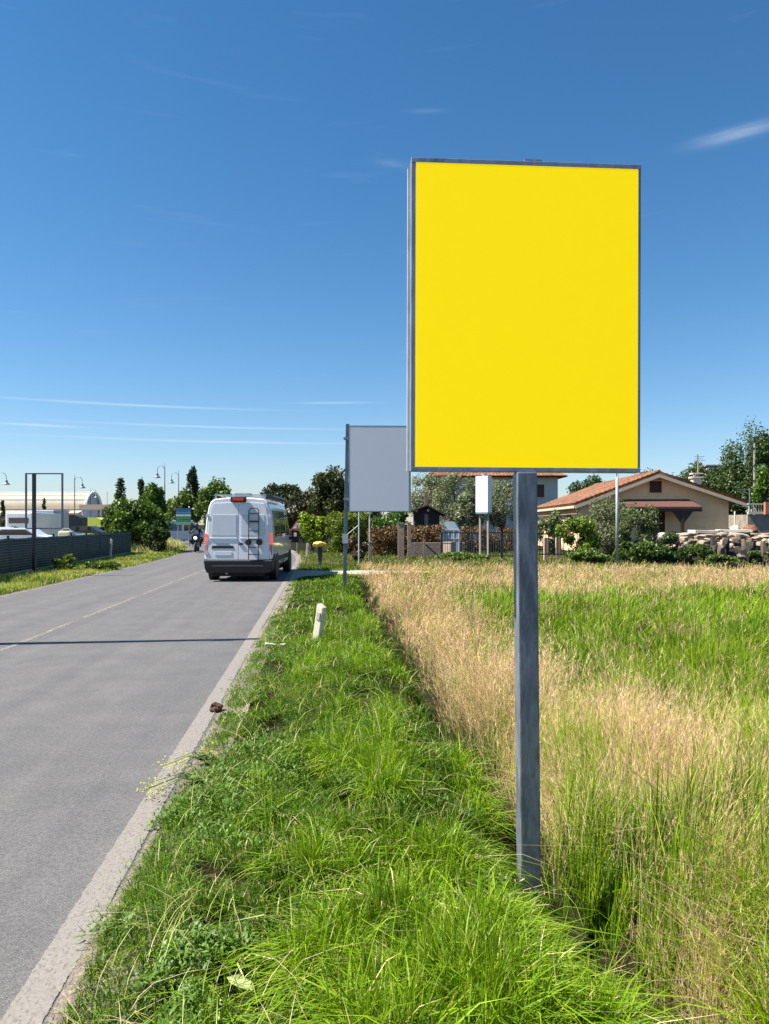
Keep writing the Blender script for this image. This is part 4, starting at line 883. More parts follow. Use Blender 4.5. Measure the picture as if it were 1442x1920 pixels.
MB(vo).box(((vx0 + vx1) / 2, yc, spr / 2), (vx1 - vx0, 2 * rad - .4, spr)).build('wall', m_grey, vt)
MB(vo).box(((vx0 + vx1) / 2, VD - .9, spr - .5), (vx1 - vx0 - .6, 2.2, .3), (0.2, 0, 0)).build('awning', m_vault, vt)
for k in range(5): 
    o_ = MB(vo).box((vx0 + 3 + k * 3.6, VD + .17, 2.0), (1.8, .1, 1.6)).build('window', glass_mat('dark_glass'), vt)
    MB(vo).box((vx0 + 3 + k * 3.6, VD + .12, 1.15), (2.0, .2, .1)).build('sill', m_white, o_)
SD = 95; so = Vector((gx(205, SD), SD, 0)); sh = thing('flat_shed', 'low open shed with a cream roof edge behind the yard', 'shed', so)
sx0, sx1, sz = gx(150, SD), gx(262, SD), gz(946, SD)
MB(so).box(((sx0 + sx1) / 2, SD + 3, sz - .3), (sx1 - sx0, 6.5, .6)).build('roof', m_vault, sh)
MB(so).box(((sx0 + sx1) / 2, SD + 5.9, (sz - .6) / 2), (sx1 - sx0, .2, sz - .6)).build('back_wall', mat('shed_wall', (0.10, 0.09, 0.08), 0.9), sh)
for k in range(4): MB(so).box((sx0 + .3 + k * (sx1 - sx0 - .6) / 3, SD + .1, (sz - .6) / 2), (.2, .2, sz - .6)).build('post', m_grey, sh)
m_vwhite = mat('vehicle_white', (0.66, 0.67, 0.69), 0.35, var=0.04, coat=0.4)
m_tyre = mat('tyre_rubber', (0.018, 0.018, 0.019), 0.85, var=0.2, scale=20)
m_rim = mat('wheel_rim', (0.35, 0.35, 0.36), 0.4, 0.6)
def wheel(parent, x, y, r, w, axis='X', rim=True):
    q = Vector((1, 0, 0) if axis == 'X' else (0, 1, 0)).to_track_quat('Z', 'Y')
    t = MB().lathe((x, y, r), [(r * .62, -w / 2), (r * .93, -w / 2), (r, -w * .36), (r, w * .36), (r * .93, w / 2), (r * .62, w / 2)], 20, q).build('wheel', m_tyre, parent, smooth=False)
    if rim: MB().lathe((x, y, r), [(r * .1, -w * .5), (r * .60, -w * .38), (r * .60, w * .38), (r * .1, w * .5)], 14, q).build('rim', m_rim, t)
    return t
# camper parked end-on
po = Vector((gx(35, 56), 56, .075)); cp = thing('parked_camper', 'white boxy camper parked end-on behind the empty sign frame', 'camper', po)
cw, chh = 2.05, gz(960, 56) - .1
MB().box((0, 2.6, .45 + (chh - .45) / 2), (cw, 5.2, chh - .45)).build('body', m_vwhite, cp, bevel=.12)
MB().box((0, -.01, chh - .62), (1.5, .05, .42)).build('rear_window', glass_mat('dark_glass'), cp)
MB().box((0, -.05, .55), (2.0, .16, .25)).build('bumper', mat('black_plastic', (0.015, 0.015, 0.016), 0.6), cp)
for x_ in (-.85, .85):
    wheel(cp, x_, .9, .33, .22); wheel(cp, x_, 4.2, .33, .22); MB().box((x_ * 1.03, -.02, 1.0), (.14, .06, .4)).build('tail_light', mat('red_lens', (0.45, 0.03, 0.02), 0.3), cp)
MB().box((-.1, 2.2, chh + .08), (1.2, 1.4, .16)).build('roof_hatch', m_vwhite, cp, bevel=.03)
# grey container
co = Vector((gx(82, 60), 60, .075)); ct = thing('storage_container', 'light grey corrugated container right of the empty frame post', 'container', co)
cz = gz(958, 60) - .1; cw2 = 36 / F * 60
cc_ = MB(); n_ = 16
for i in range(n_): cc_.box((-cw2 / 2 + (i + .5) * cw2 / n_, 0, cz / 2 + .1), (cw2 / n_ * .55, .06, cz - .2))
MB().box((0, 1.5, cz / 2 + .08), (cw2, 2.9, cz - .1)).build('body', m_grey, ct); cc_.build('corrugation', m_grey, ct)
MB().box((0, 1.5, cz + .06), (cw2 + .1, 3.1, .1)).build('roof_frame', m_vwhite, ct); MB().box((0, 1.5, .05), (cw2 + .1, 3.1, .12)).build('base_frame', MATS['black_plastic'], ct)
MB().box((0, -.05, cz * .55), (.05, .05, cz * .7)).build('lock_bar', m_galv, ct)
# parked cars and yard goods
def car(name, label, px, d, wpx, col, rz, roof=1.45):
    root = thing(name, label, 'car', (gx(px, d), d, .075), rz); m = mat(name + label[:12], col, 0.3, var=0.04, coat=0.5)
    L_ = 4.2; prof = [(-2.1, .35), (-2.1, .85), (-1.75, .95), (-1.35, roof - .05), (-.9, roof), (.5, roof), (1.15, .98), (1.95, .85), (2.1, .6), (2.1, .35)]
    MB().prism(prof, -.82, .82).build('body', m, root, bevel=.06)
    for s_ in (-1, 1):
        MB().add([(-1.3, s_ * .83, .98), (.95, s_ * .83, .98), (.45, s_ * .83, roof - .1), (-.95, s_ * .83, roof - .1)], [(0, 1, 2, 3)]).build('side_window', glass_mat('dark_glass'), root)
        for x_ in (-1.3, 1.3): wheel(root, x_, s_ * .76, .31, .2, 'Y')
        MB().box((-2.1, s_ * .6, .78), (.06, .3, .14)).build('tail_light', MATS['red_lens'], root); MB().box((2.06, s_ * .6, .72), (.08, .32, .14)).build('headlight', mat('clear_lens', (0.6, 0.62, 0.65), 0.15), root)
    return root
car('parked_car', 'white car parked at the left edge just over the fence', 4, 46, 60, (0.66, 0.67, 0.68), R(20))
car('parked_car', 'white car parked behind the small bush and the camper', 44, 45, 60, (0.60, 0.61, 0.63), R(4), 1.4)
car('parked_car', 'dark blue car parked in front of the open shed', 108, 64, 60, (0.02, 0.03, 0.07), R(8))
car('parked_car', 'dark car with green tint parked under the open shed', 166, 74, 60, (0.02, 0.03, 0.02), R(0))
sk = thing('yellow_skip', 'yellow green skip under the edge of the flat shed', 'skip', (gx(172, 84), 84, .075))
MB().prism([(-1.0, 1.3), (1.0, 1.3), (1.2, 2.1), (.5, 2.4), (-.8, 2.4), (-1.2, 2.1)], 0, 2).build('hopper', mat('skip_yellow', (0.50, 0.55, 0.08), 0.6, var=0.15), sk)
for x_ in (-.8, .8): MB().box((x_, 1, .65), (.25, 1.6, 1.3)).build('leg', MATS['black_plastic'], sk)
for k, (px_, lab, col) in enumerate(((124, 'pale cream bulk bag in the yard', (0.55, 0.52, 0.35)), (146, 'blue plastic drum in the yard', (0.03, 0.06, 0.30)), (160, 'pale green crate in the yard', (0.35, 0.45, 0.30)))):
    q = thing(('bulk_bag', 'plastic_drum', 'pallet_crate')[k], lab + (' right of the grey container', ' beside the cream bulk bag', ' in front of the dark car')[k], ('bag', 'drum', 'crate')[k], (gx(px_, 58), 58, .075)); m = mat(lab, col, 0.7, var=0.15, scale=5)
    if k == 1: MB().lathe((0, 0, 0), [(.28, 0), (.30, .3), (.28, .32), (.30, .6), (.28, .62), (.30, .92), (.26, .95)], 14).build('barrel', m, q); MB().lathe((0, 0, .95), [(.24, 0), (.24, .03)], 12).build('lid', m, q)
    elif k == 0: MB().box((0, 0, .55), (.95, .95, 1.1)).build('sack', m, q, bevel=.15); MB().path([(-.4, 0, 1.1), (-.2, 0, 1.3), (.2, 0, 1.3), (.4, 0, 1.1)], .02).build('loop', m, q)
    else:
        for j in range(5): MB().box((0, -.5, .15 + j * .17), (1.1, .03, .12)).build('slat', m, q)
        MB().box((0, 0, .5), (1.06, .9, .8)).build('load', m, q)
# white van far down by the direction sign
fv = thing('far_van', 'white van parked beyond the green and blue direction sign', 'van', (gx(334, 64), 64, 0), R(35))
MB().prism([(-2.4, .35), (-2.4, 1.9), (-2.2, 2.05), (1.0, 2.05), (1.7, 1.25), (2.4, 1.05), (2.45, .35)], -.9, .9).build('body', m_vwhite, fv, bevel=.07)
for s_ in (-1, 1):
    MB().add([(.2, s_ * .91, 1.15), (1.5, s_ * .91, 1.15), (.95, s_ * .91, 1.8), (.2, s_ * .91, 1.8)], [(0, 1, 2, 3)]).build('side_window', glass_mat('dark_glass'), fv)
    MB().add([(-2.2, s_ * .91, 1.15), (0, s_ * .91, 1.15), (0, s_ * .91, 1.75), (-2.2, s_ * .91, 1.75)], [(0, 1, 2, 3)]).build('rear_side_window', mat('blue_glass', (0.10, 0.17, 0.26), 0.15), fv)
    for x_ in (-1.5, 1.6): wheel(fv, x_, s_ * .82, .33, .2, 'Y')

m_tarp = mat('blue_black_tarpaulin', (0.018, 0.022, 0.034), 0.7, var=0.3, scale=2.0)
for px_, d_, w_2, z_, lab in ((118, 74, 3.4, 2.6, 'blue black covered trailer right of the grey container'), (196, 86, 3.2, 2.5, 'dark covered trailer under the flat shed beside the big shrub')):
    r = thing('covered_trailer', lab, 'trailer', (gx(px_, d_), d_, .075), R(4)); MB().prism([(-w_2 / 2, .7), (w_2 / 2, .7), (w_2 / 2, z_ - .3), (w_2 * .3, z_), (-w_2 * .3, z_), (-w_2 / 2, z_ - .3)], 0, 2.2).build('cover', m_tarp, r)
    MB().box((0, 1.1, .6), (w_2 + .1, 2.3, .16)).build('bed', m_grey, r)
    for x_ in (-w_2 * .3, w_2 * .3): wheel(r, x_, .15, .36, .22, 'Y')
for px_, d_, zt_, lab in ((43, 70, 965, 'small dark cypress in front of the cream warehouse right of the frame post'), (5, 66, 945, 'small dark cypress at the left edge before the warehouse'), (83, 68, 940, 'thin dark cypress before the warehouse inside the empty frame')):
    plant('young_cypress', lab, 'tree', px_ if px_ != 43 else 92, d_, 'column', 8, zt_ - 3, 1000, 500, 0.16, DK, DG2, trunk=0.05)

plant('low_shrub', 'leafy low shrub half hiding the stacked stones', 'shrub', 1306, 32, 'blob', 62, 1018, 1068, 2400, 0.09, (0.03, 0.06, 0.012), (0.11, 0.16, 0.025), k=14)
plant('low_shrub', 'weedy low shrub at the right edge before the stones', 'shrub', 1432, 32, 'blob', 50, 1028, 1068, 1600, 0.09, (0.05, 0.09, 0.015), (0.14, 0.18, 0.04), k=10)

# ================================================================== roadside things
m_paintg = mat('weathered_zinc', (0.27, 0.30, 0.36), 0.42, 0.35, var=0.28, scale=14, dirt=(0.16, 0.17, 0.19), dirt_amt=0.6, bump=0.05, stretch=(1, 1, 0.35))
m_zlite = mat('bright_zinc', (0.50, 0.50, 0.50), 0.5, 0.25, var=0.15, scale=10)
m_blackp = MATS['black_plastic']; m_red = MATS['red_lens']
# --- the big yellow sign
BY = R(3.5); SDp = 3.55; pbx = gx(992, SDp); pz_ = gz0(pbx, SDp)
bb = thing('billboard', 'large blank yellow sign board on a square galvanised post', 'sign', (pbx, SDp, pz_), BY)
bw, bhh, bt = 1.108, 1.480, 0.065; bc = Vector((-0.018, 0.0, gz(597, SDp) - pz_)); roll = R(0.15); rm = Matrix.Rotation(roll, 3, 'Y')
def bbx(name, c, d, m, parent=bb, bev=0.0):
    q = MB().box(bc + rm @ Vector(c), d, rm); return q.build(name, m, parent, bevel=bev)
postm = Matrix.Rotation(R(-0.55), 3, 'Y')
ptop = bc.z - bhh / 2
q = MB(); q.box(Vector((0, 0.0, 0)) + postm @ Vector((0, 0, (ptop - .25) / 2)), (.096, .096, ptop + .25), postm); q.build('post', mat('post_zinc', (0.185, 0.20, 0.23), 0.42, 0.25, var=0.35, scale=30, dirt=(0.05, 0.06, 0.085), dirt_amt=0.8, bump=0.06, stretch=(1, 1, 0.25)), bb, bevel=.006)
MB().box((-.012, .075, bc.z), (.08, .07, bhh + .06)).build('spine', m_paintg, bb)
fr = .024
bbx('frame_bar', (0, 0, bhh / 2 - fr / 2), (bw, bt, fr), m_paintg, bev=.003); bbx('frame_bar', (0, 0, -bhh / 2 + fr / 2), (bw, bt, fr * .9), m_paintg, bev=.003)
bbx('frame_bar', (-bw / 2 + fr / 2, 0, 0), (fr, bt - .004, bhh - 2 * fr), m_paintg, bev=.003); bbx('frame_bar', (bw / 2 - .011, 0, 0), (.022, bt - .004, bhh - 2 * fr), m_paintg, bev=.003)
bbx('edge_trim', (-bw / 2 - .006, .030, -.01), (.012, .03, bhh - .03), m_zlite); bbx('top_cap', (.03, 0, bhh / 2 + .004), (.085, .06, .010), m_paintg)
bbx('yellow_panel', (.004, -.022, 0), (bw - 2 * fr + .012, .02, bhh - 2 * fr + .004), light_mat('yellow_added_glow', (0.93, 0.675, 0.002), 0.285))  # no lamp inside; emission added to brighten the shaded yellow face
bbx('back_sheet', (0, .02, 0), (bw - 2 * fr, .012, bhh - 2 * fr), mat('white_sheet', (0.6, 0.6, 0.58), 0.6, var=0.05))
# --- grey sign on a single post
GD = 19.3; gxp = gx(646, GD); gz_ = gz0(gxp, GD); gs = thing('grey_sign', 'blank grey sign panel hung from one tall post', 'sign', (gxp, GD, gz_), R(2))
lt = R(1.1); gm = Matrix.Rotation(lt, 3, 'Y'); gtop = gz(795, GD) - gz_
MB().box(gm @ Vector((0, 0, gtop / 2 - .15)), (.095, .095, gtop + .3), gm).build('post', mat('dull_zinc', (0.12, 0.155, 0.19), 0.45, 0.45, var=0.25, scale=9, stretch=(1, 1, .4)), gs, bevel=.008)
gw, gh_ = 111 / F * GD, 158 / F * GD; gc = Vector((.13 + gw / 2 - .0, -.034, gz(879, GD) - gz_))
MB().box(gc, (gw, .05, gh_)).build('grey_panel', mat('grey_poster', (0.76, 0.74, 0.80), 0.6, var=0.004, scale=1, spec=0.3), gs)
for a, d_ in (((0, 0, gh_ / 2 + .012), (gw + .06, .054, .022)), ((0, 0, -gh_ / 2 - .012), (gw + .06, .054, .022)), ((gw / 2 + .028, 0, 0), (.055, .054, gh_ + .045)), ((-gw / 2 - .012, 0, 0), (.022, .054, gh_))):
    MB().box(gc + Vector(a), d_).build('frame_bar', mat('sign_frame', (0.24, 0.30, 0.34), 0.45, 0.4, var=0.15), gs)
for z_ in (gh_ * .36, -gh_ * .36): MB().box((.055, 0, gc.z + z_), (.16, .12, .06)).build('bracket', m_paintg, gs)
MB().box((.02, 0, gz(1010, GD) - gz_), (.15, .13, .24)).build('post_sleeve', m_zlite, gs)
# --- empty frame on the left
ED = 24.3; ex = gx(64, ED); ez_ = gz0(ex, ED); ef = thing('empty_sign_frame', 'empty rectangular sign frame on a black post in front of the green fence', 'sign', (ex, ED, ez_), 0)
m_blk = mat('black_steel', (0.030, 0.034, 0.042), 0.5, 0.3, var=0.2)
m_fr = mat('grey_steel', (0.13, 0.15, 0.165), 0.5, 0.4, var=0.2); et = gz(887, ED) - ez_
MB().box((0, 0, et / 2 - .1), (.10, .10, et + .2)).build('post', m_blk, ef, bevel=.01)
x0_, x1_ = gx(49, ED) - ex, gx(117, ED) - ex; zb = gz(991, ED) - ez_
for x_ in (x0_, x1_): MB().box((x_, 0, (et + zb) / 2), (.05, .05, et - zb)).build('frame_bar', m_fr, ef)
for z_ in (et - .02, zb): MB().box(((x0_ + x1_) / 2, -.002, z_), (x1_ - x0_ - .05, .046, .04)).build('frame_bar', m_fr, ef)
# --- green fence
m_net = mat('green_netting', (0.036, 0.056, 0.064), 0.8, var=0.35, scale=3.5, bump=0.4, bscale=60, dirt=(0.055, 0.066, 0.06), dirt_amt=0.7)
FA, FB = Vector((-10.95, 16.5, 0)), Vector((-14.15, 41.2, 0)); fl = (FB - FA).length; fd = (FB - FA).normalized(); fang = math.atan2(fd.y, fd.x)
fz = .06; fn = thing('netting_fence', 'low dark green netted fence along the far side of the road', 'fence', (FA.x, FA.y, fz), fang)
nb = 11; bl = fl / nb
MB().box((fl / 2, 0, .03), (fl, .16, .18)).build('concrete_base', mat('base_concrete', (0.40, 0.36, 0.30), 0.9, var=0.2, scale=4), fn)
pm = MB().box((0, 0, .63), (.06, .06, 1.30)).build('post', m_blk, fn).data
C.objects.unlink(fn.children[-1]) if False else None
for i in range(1, nb + 1): o_ = link_mesh('post', pm, None, fn); o_.location = (i * bl, 0, 0)
for i in range(nb):
    V = []; T = []; nn = 14
    for k in range(nn + 1):
        t = k / nn; sag = .035 * math.sin(PI * t) * (0.5 + random.random() * .2); wv = .02 * math.sin(t * 17 + i)
        V += [(i * bl + .03 + t * (bl - .06), -.02 + wv, .12), (i * bl + .03 + t * (bl - .06), -.02 - wv, .66), (i * bl + .03 + t * (bl - .06), -.02, 1.20 - sag)]
    T = [(k * 3 + j, k * 3 + 3 + j, k * 3 + 4 + j, k * 3 + 1 + j) for k in range(nn) for j in range(2)]
    o_ = tri_mesh('netting', np.array(V), np.array(T), None, m_net, fn); o_.modifiers.new('t', 'SOLIDIFY').thickness = .012
    wr = MB()
    for z_ in np.arange(.20, 1.2, .085): wr.box(((i + .5) * bl, -.045, z_), (bl - .06, .012, .022))
    wr.build('wires', mat('fence_wire', (0.085, 0.12, 0.115), 0.6, var=0.2), fn)['kind'] = 'stuff'
# --- white marker posts
m_del = mat('marker_white', (0.62, 0.56, 0.44), 0.7, var=0.12, scale=12, dirt=(0.30, 0.24, 0.15), dirt_amt=0.6)
def marker(label, px, py, d, hgt, tilt=(0, 0), rz=0.0, w=.11):
    x = gx(px, d); r = thing('marker_post', label, 'marker post', (x, d, gz0(x, d) - .03), rz); r.rotation_euler = (tilt[0], tilt[1], rz)
    q = MB(); h = hgt + .05
    q.add([(-w / 2, -.05, 0), (w / 2, -.05, 0), (w / 2, .05, 0), (-w / 2, .05, 0), (-w / 2, -.05, h), (w / 2, -.05, h * .93), (w / 2, .05, h * .93), (-w / 2, .05, h)], [(0, 3, 2, 1), (4, 5, 6, 7), (0, 1, 5, 4), (1, 2, 6, 5), (2, 3, 7, 6), (3, 0, 4, 7)])
    q.build('shaft', m_del, r, bevel=.012); MB().box((0, -.055, h * .72), (w * .5, .012, .10)).build('reflector', mat('dull_reflector', (0.40, 0.36, 0.30), 0.4), r)
    return r
marker('leaning cream marker post in the verge grass near the camera', 593, 1200, 10.1, .53, (0, R(10)), R(-30), .10)
marker('slim white marker post in the grass right of the van', 575, 1040, 36, .78, (0, R(4)))
marker('white marker post at the foot of the roadside shrub', 285, 1035, 44.5, .5, (0, 0))
marker('pale thin marker post at the end of the green fence', 207, 1047, 35.2, .95, (0, R(3)), w=.09)
# --- black post topped by yellow plastic
d_ = 29.5; x = gx(600, d_); yp = thing('capped_post', 'short black post topped with crumpled yellow plastic', 'post', (x, d_, gz0(x, d_)))
MB().box((0, 0, .13), (.13, .13, .30)).build('base', mat('post_base', (0.13, 0.15, 0.17), 0.8, var=0.2), yp); MB().box((0, 0, .54), (.16, .16, .54)).build('post', m_blk, yp, bevel=.01)
bm = bmesh.new(); bmesh.ops.create_icosphere(bm, subdivisions=3, radius=.2)
for v in bm.verts:
    n_ = float(fbm(np.array(v.co.x * 9 + 4), np.array(v.co.y * 9 + v.co.z * 7), 71)); v.co *= .6 + .9 * n_; v.co.z *= .55; v.co.x *= 1.35; v.co.z += .9
me = bpy.data.meshes.new('cap'); bm.to_mesh(me); bm.free(); link_mesh('plastic_cap', me, mat('yellow_plastic', (0.78, 0.60, 0.10), 0.45, var=0.2, scale=10), yp)
# --- broken shard, clod, pale leaf, flowers
x = gx(508, 10.0); sd = MB(); sd.box((0, 0, .035), (.16, .06, .035), (0.1, 0.15, .2)).box((.16, .03, .03), (.08, .04, .03), (0.2, -.1, -.3)); o_ = sd.build('broken_shard', m_del, None, bevel=.01); o_.location = (x, 10.0, gz0(x, 10.0) + .015); tag(o_, 'broken pale piece of a marker post lying in the grass by the white line', 'shard')
def lump(name, loc, r, m, seed, flat=.7, amp=.5, sub=3):
    bm = bmesh.new(); bmesh.ops.create_icosphere(bm, subdivisions=sub, radius=r)
    for v in bm.verts:
        c = v.co / r; n_ = float(fbm(np.array(c.x * 2.1 + seed), np.array(c.y * 2.1 + c.z * 1.7 + seed * 3), 73)); v.co *= 1 - amp / 2 + amp * n_ * 1.2; v.co.z *= flat
    me = bpy.data.meshes.new(name); bm.to_mesh(me); bm.free(); o = link_mesh(name, me, m); o.location = loc; return o
x = gx(405, 6.72); o_ = lump('earth_clod', (x, 6.72, .035), .055, mat('brown_clod', (0.075, 0.036, 0.02), 0.95, var=0.5, scale=30, bump=1.0), 3, .75, .9); tag(o_, 'small dark brown clod lying on the white line', 'clod')
lf = MB(); lf.add([(-.07, 0, 0), (-.02, .025, .02), (.05, .03, .012), (.085, 0, 0), (.04, -.03, .02), (-.03, -.025, .01)], [(0, 1, 2, 3), (0, 3, 4, 5)])
x = gx(447, 2.62); o_ = lf.build('broad_leaf', mat('pale_leaf', (0.26, 0.33, 0.09), 0.6, var=0.12, scale=20)); o_.location = (x, 2.62, gz0(x, 2.62) + .085); o_.scale = (.75, .75, .75); o_.rotation_euler = (.25, .15, -.45); tag(o_, 'pale green broad leaf lying on the grass nearest the camera', 'leaf')
m_stem = mat('flower_stem', (0.10, 0.15, 0.03), 0.7, var=0.2); m_pet = mat('yellow_petal', (0.48, 0.46, 0.035), 0.6, var=0.3, scale=60)
def flowers(label, px, py, d, tips):
    x = gx(px, d); r = thing('yellow_wildflower', label, 'wildflower', (x, d, gz0(x, d)))
    st, pt, lv_ = MB(), MB(), MB()
    for (tx, ty, td) in tips:
        t_ = at(tx, ty, td) - r.location; t_.z = max(t_.z, .05); mid = Vector((t_.x * .45, t_.y * .5, t_.z * .9 + .04)); st.path([(0, 0, 0), mid, t_], [.004, .003, .002], 4)
        for k in range(11):
            c = t_ + Vector((random.gauss(0, .026), random.gauss(0, .026), random.gauss(0, .020))); e = Euler((random.uniform(-.6, .6), random.uniform(-.6, .6), random.uniform(0, 6))).to_matrix(); s = random.uniform(.009, .014)
            pt.add([c + e @ Vector(p) * s for p in ((-1, 0, .3), (0, -.35, 0), (1, 0, .3), (0, .35, 0))], [(0, 1, 2, 3)]); pt.add([c + e @ Vector(p) * s for p in ((0, -1, .3), (.35, 0, 0), (0, 1, .3), (-.35, 0, 0))], [(0, 1, 2, 3)])
        for k in range(5):
            t = random.uniform(.15, .8); c = Vector((0, 0, 0)).lerp(mid, t); a = random.uniform(0, 6); d2 = Vector((math.cos(a), math.sin(a), .3)) * .05; lv_.add([c, c + d2 * .5 + Vector((-d2.y, d2.x, 0)) * .2, c + d2, c + d2 * .5 - Vector((-d2.y, d2.x, 0)) * .2], [(0, 1, 2, 3)])
    st.build('stems', m_stem, r)['kind'] = 'stuff'; pt.build('petals', m_pet, r)['kind'] = 'stuff'; lv_.build('leaves', m_stem, r)['kind'] = 'stuff'
flowers('yellow wildflower sprays arching over the white line, the farther plant', 395, 1450, 5.25, [(303, 1438, 5.0), (325, 1425, 5.1), (345, 1428, 5.2), (335, 1462, 5.0), (360, 1440, 5.2), (385, 1408, 5.4), (388, 1420, 5.3), (352, 1470, 5.05), (320, 1450, 5.0)])
flowers('yellow wildflower stems drooping onto the white line, the nearer plant', 385, 1500, 4.85, [(268, 1505, 4.55), (290, 1507, 4.5), (283, 1480, 4.7), (300, 1490, 4.6), (278, 1498, 4.6), (310, 1478, 4.7)])

# ================================================================== the white van
vd = 21.9; vr = thing('white_van', 'white high roof van with a black rear ladder driving away', 'van', (gx(447, vd), vd, 0.004), R(1.2))
m_van = mat('van_white', (0.66, 0.67, 0.70), 0.28, var=0.02, scale=1.5, coat=0.6, dirt=(0.55, 0.54, 0.52), dirt_amt=0.25)
half = [(0.90, .36), (0.99, .46), (1.02, .90), (1.005, 1.35), (.965, 1.85), (.905, 2.20), (.845, 2.36), (.74, 2.45), (.35, 2.49)]
prof = [(-x_, z_) for x_, z_ in half] + [(x_, z_) for x_, z_ in half[::-1]]
st = [(0.0, .965, 2.46), (.05, 1.0, 2.49), (4.35, 1.0, 2.49), (4.75, .99, 2.36), (5.25, .98, 1.62), (5.45, .97, 1.32), (5.85, .90, 1.10), (5.97, .80, .92)]
q = MB(); V = []
for (y_, sw, top) in st:
    for (x_, z_) in prof:
        zz = .36 + (z_ - .36) * (top - .36) / (2.49 - .36); V.append((x_ * sw, y_ + (.055 * (zz - .4) if y_ < .06 else 0), zz))
k = len(prof); F_ = [(j * k + i, j * k + i + 1, (j + 1) * k + i + 1, (j + 1) * k + i) for j in range(len(st) - 1) for i in range(k - 1)]
F_ += [tuple(range(k)), tuple(range((len(st) - 1) * k, len(st) * k)[::-1])] + [(j * k, (j + 1) * k, (j + 1) * k + k - 1, j * k + k - 1) for j in range(len(st) - 1)]
body = q.add(V, F_).build('body', m_van, vr, smooth=False)
def yl(z): return .055 * (z - .4)
def rear_plate(name, pts, m, t0, t1, parent=vr, bev=0.0):
    n_ = len(pts); vs_ = [(x_, yl(z_) - t1, z_) for x_, z_ in pts] + [(x_, yl(z_) - t0, z_) for x_, z_ in pts]
    return MB().add(vs_, [tuple(range(n_)), tuple(range(2 * n_ - 1, n_ - 1, -1))] + [(i, n_ + i, n_ + (i + 1) % n_, (i + 1) % n_) for i in range(n_)]).build(name, m, parent, bevel=bev)
rd = [(.008, .64), (.90, .64), (.915, 1.0), (.905, 1.4), (.865, 1.85), (.81, 2.18), (.74, 2.32), (.008, 2.36)]
dr_r = rear_plate('rear_door', rd, m_van, -.01, .022, bev=.008); dr_l = rear_plate('rear_door', [(-x_, z_) for x_, z_ in rd], m_van, -.01, .022, bev=.008)
for s_, pr_ in ((1, dr_r), (-1, dr_l)):
    rear_plate('window_blank', [(s_ * .07, 1.36), (s_ * .80, 1.36), (s_ * .76, 1.98), (s_ * .07, 1.98)], mat('van_panel_grey', (0.52, 0.54, 0.58), 0.25, var=0.03, coat=0.5), .02, .034, pr_, .01)
    rear_plate('crease', [(s_ * .05, 1.26), (s_ * .86, 1.26), (s_ * .86, 1.30), (s_ * .05, 1.30)], m_van, .02, .042, pr_, .008)
    for z_ in (.85, 1.25, 1.95): MB().box((s_ * .93, yl(z_) - .02, z_), (.06, .04, .10)).build('hinge', m_van, pr_)
    # lamps
    rear_plate('tail_light', [(s_ * .925, 1.10), (s_ * 1.005, 1.10), (s_ * .995, 1.42), (s_ * .93, 1.42)], light_mat('tail_red', (0.85, 0.085, 0.02), 0.42), -.02, .035, vr, .01)  # tail light emission stands in for sunlight glowing through the lens
    rear_plate('lower_lamp', [(s_ * .925, .80), (s_ * 1.005, .80), (s_ * 1.005, 1.09), (s_ * .925, 1.09)], mat('smoked_lens', (0.40, 0.12, 0.10), 0.25, coat=0.5) if s_ > 0 else mat('clear_red_lens', (0.55, 0.28, 0.24), 0.25, coat=0.5), -.02, .03, vr, .01)
rear_plate('plate_recess_shade', [(-.80, .98), (-.12, .98), (-.16, 1.06), (-.76, 1.06)], MATS['dark_vent_and_shade'], .02, .032, dr_l)  # dark strip painted as the shade of the plate recess
rear_plate('number_plate', [(-.70, .78), (-.20, .78), (-.20, .89), (-.70, .89)], mat('plate_white', (0.62, 0.64, 0.66), 0.4, var=0.02), .02, .034, dr_l)
rear_plate('badge', [(-.66, 1.10), (-.28, 1.10), (-.28, 1.135), (-.66, 1.135)], mat('badge_grey', (0.28, 0.29, 0.31), 0.3, .6), .02, .032, dr_l)
rear_plate('door_handle', [(.01, 1.08), (.13, 1.08), (.12, 1.15), (.02, 1.15)], m_blackp, .02, .05, dr_r, .01)
MB().add([(-.98, -.07, .40), (.98, -.07, .40), (1.03, .28, .34), (-1.03, .28, .34), (-1.01, -.08, .62), (1.01, -.08, .62), (1.05, .30, .80), (-1.05, .30, .80), (-.92, -.03, .25), (.92, -.03, .25)],
   [(0, 1, 5, 4), (1, 2, 6, 5), (3, 0, 4, 7), (4, 5, 6, 7), (8, 9, 1, 0), (8, 0, 3), (9, 2, 1), (2, 9, 8, 3)]).build('bumper', m_blackp, vr, bevel=.02)
MB().box((0, -.085, .47), (1.5, .02, .025)).build('bumper_trim', mat('trim_grey', (0.10, 0.10, 0.105), 0.5), vr)
MB().box((0, 2.6, .26), (1.5, 4.9, .22)).build('underside', MATS['dark_vent_and_shade'], vr); MB().tube((-.35, -.02, .25), (-.35, .5, .25), .035).build('exhaust', m_galv, vr)  # underside hung low; its black stands in for shade beneath the van
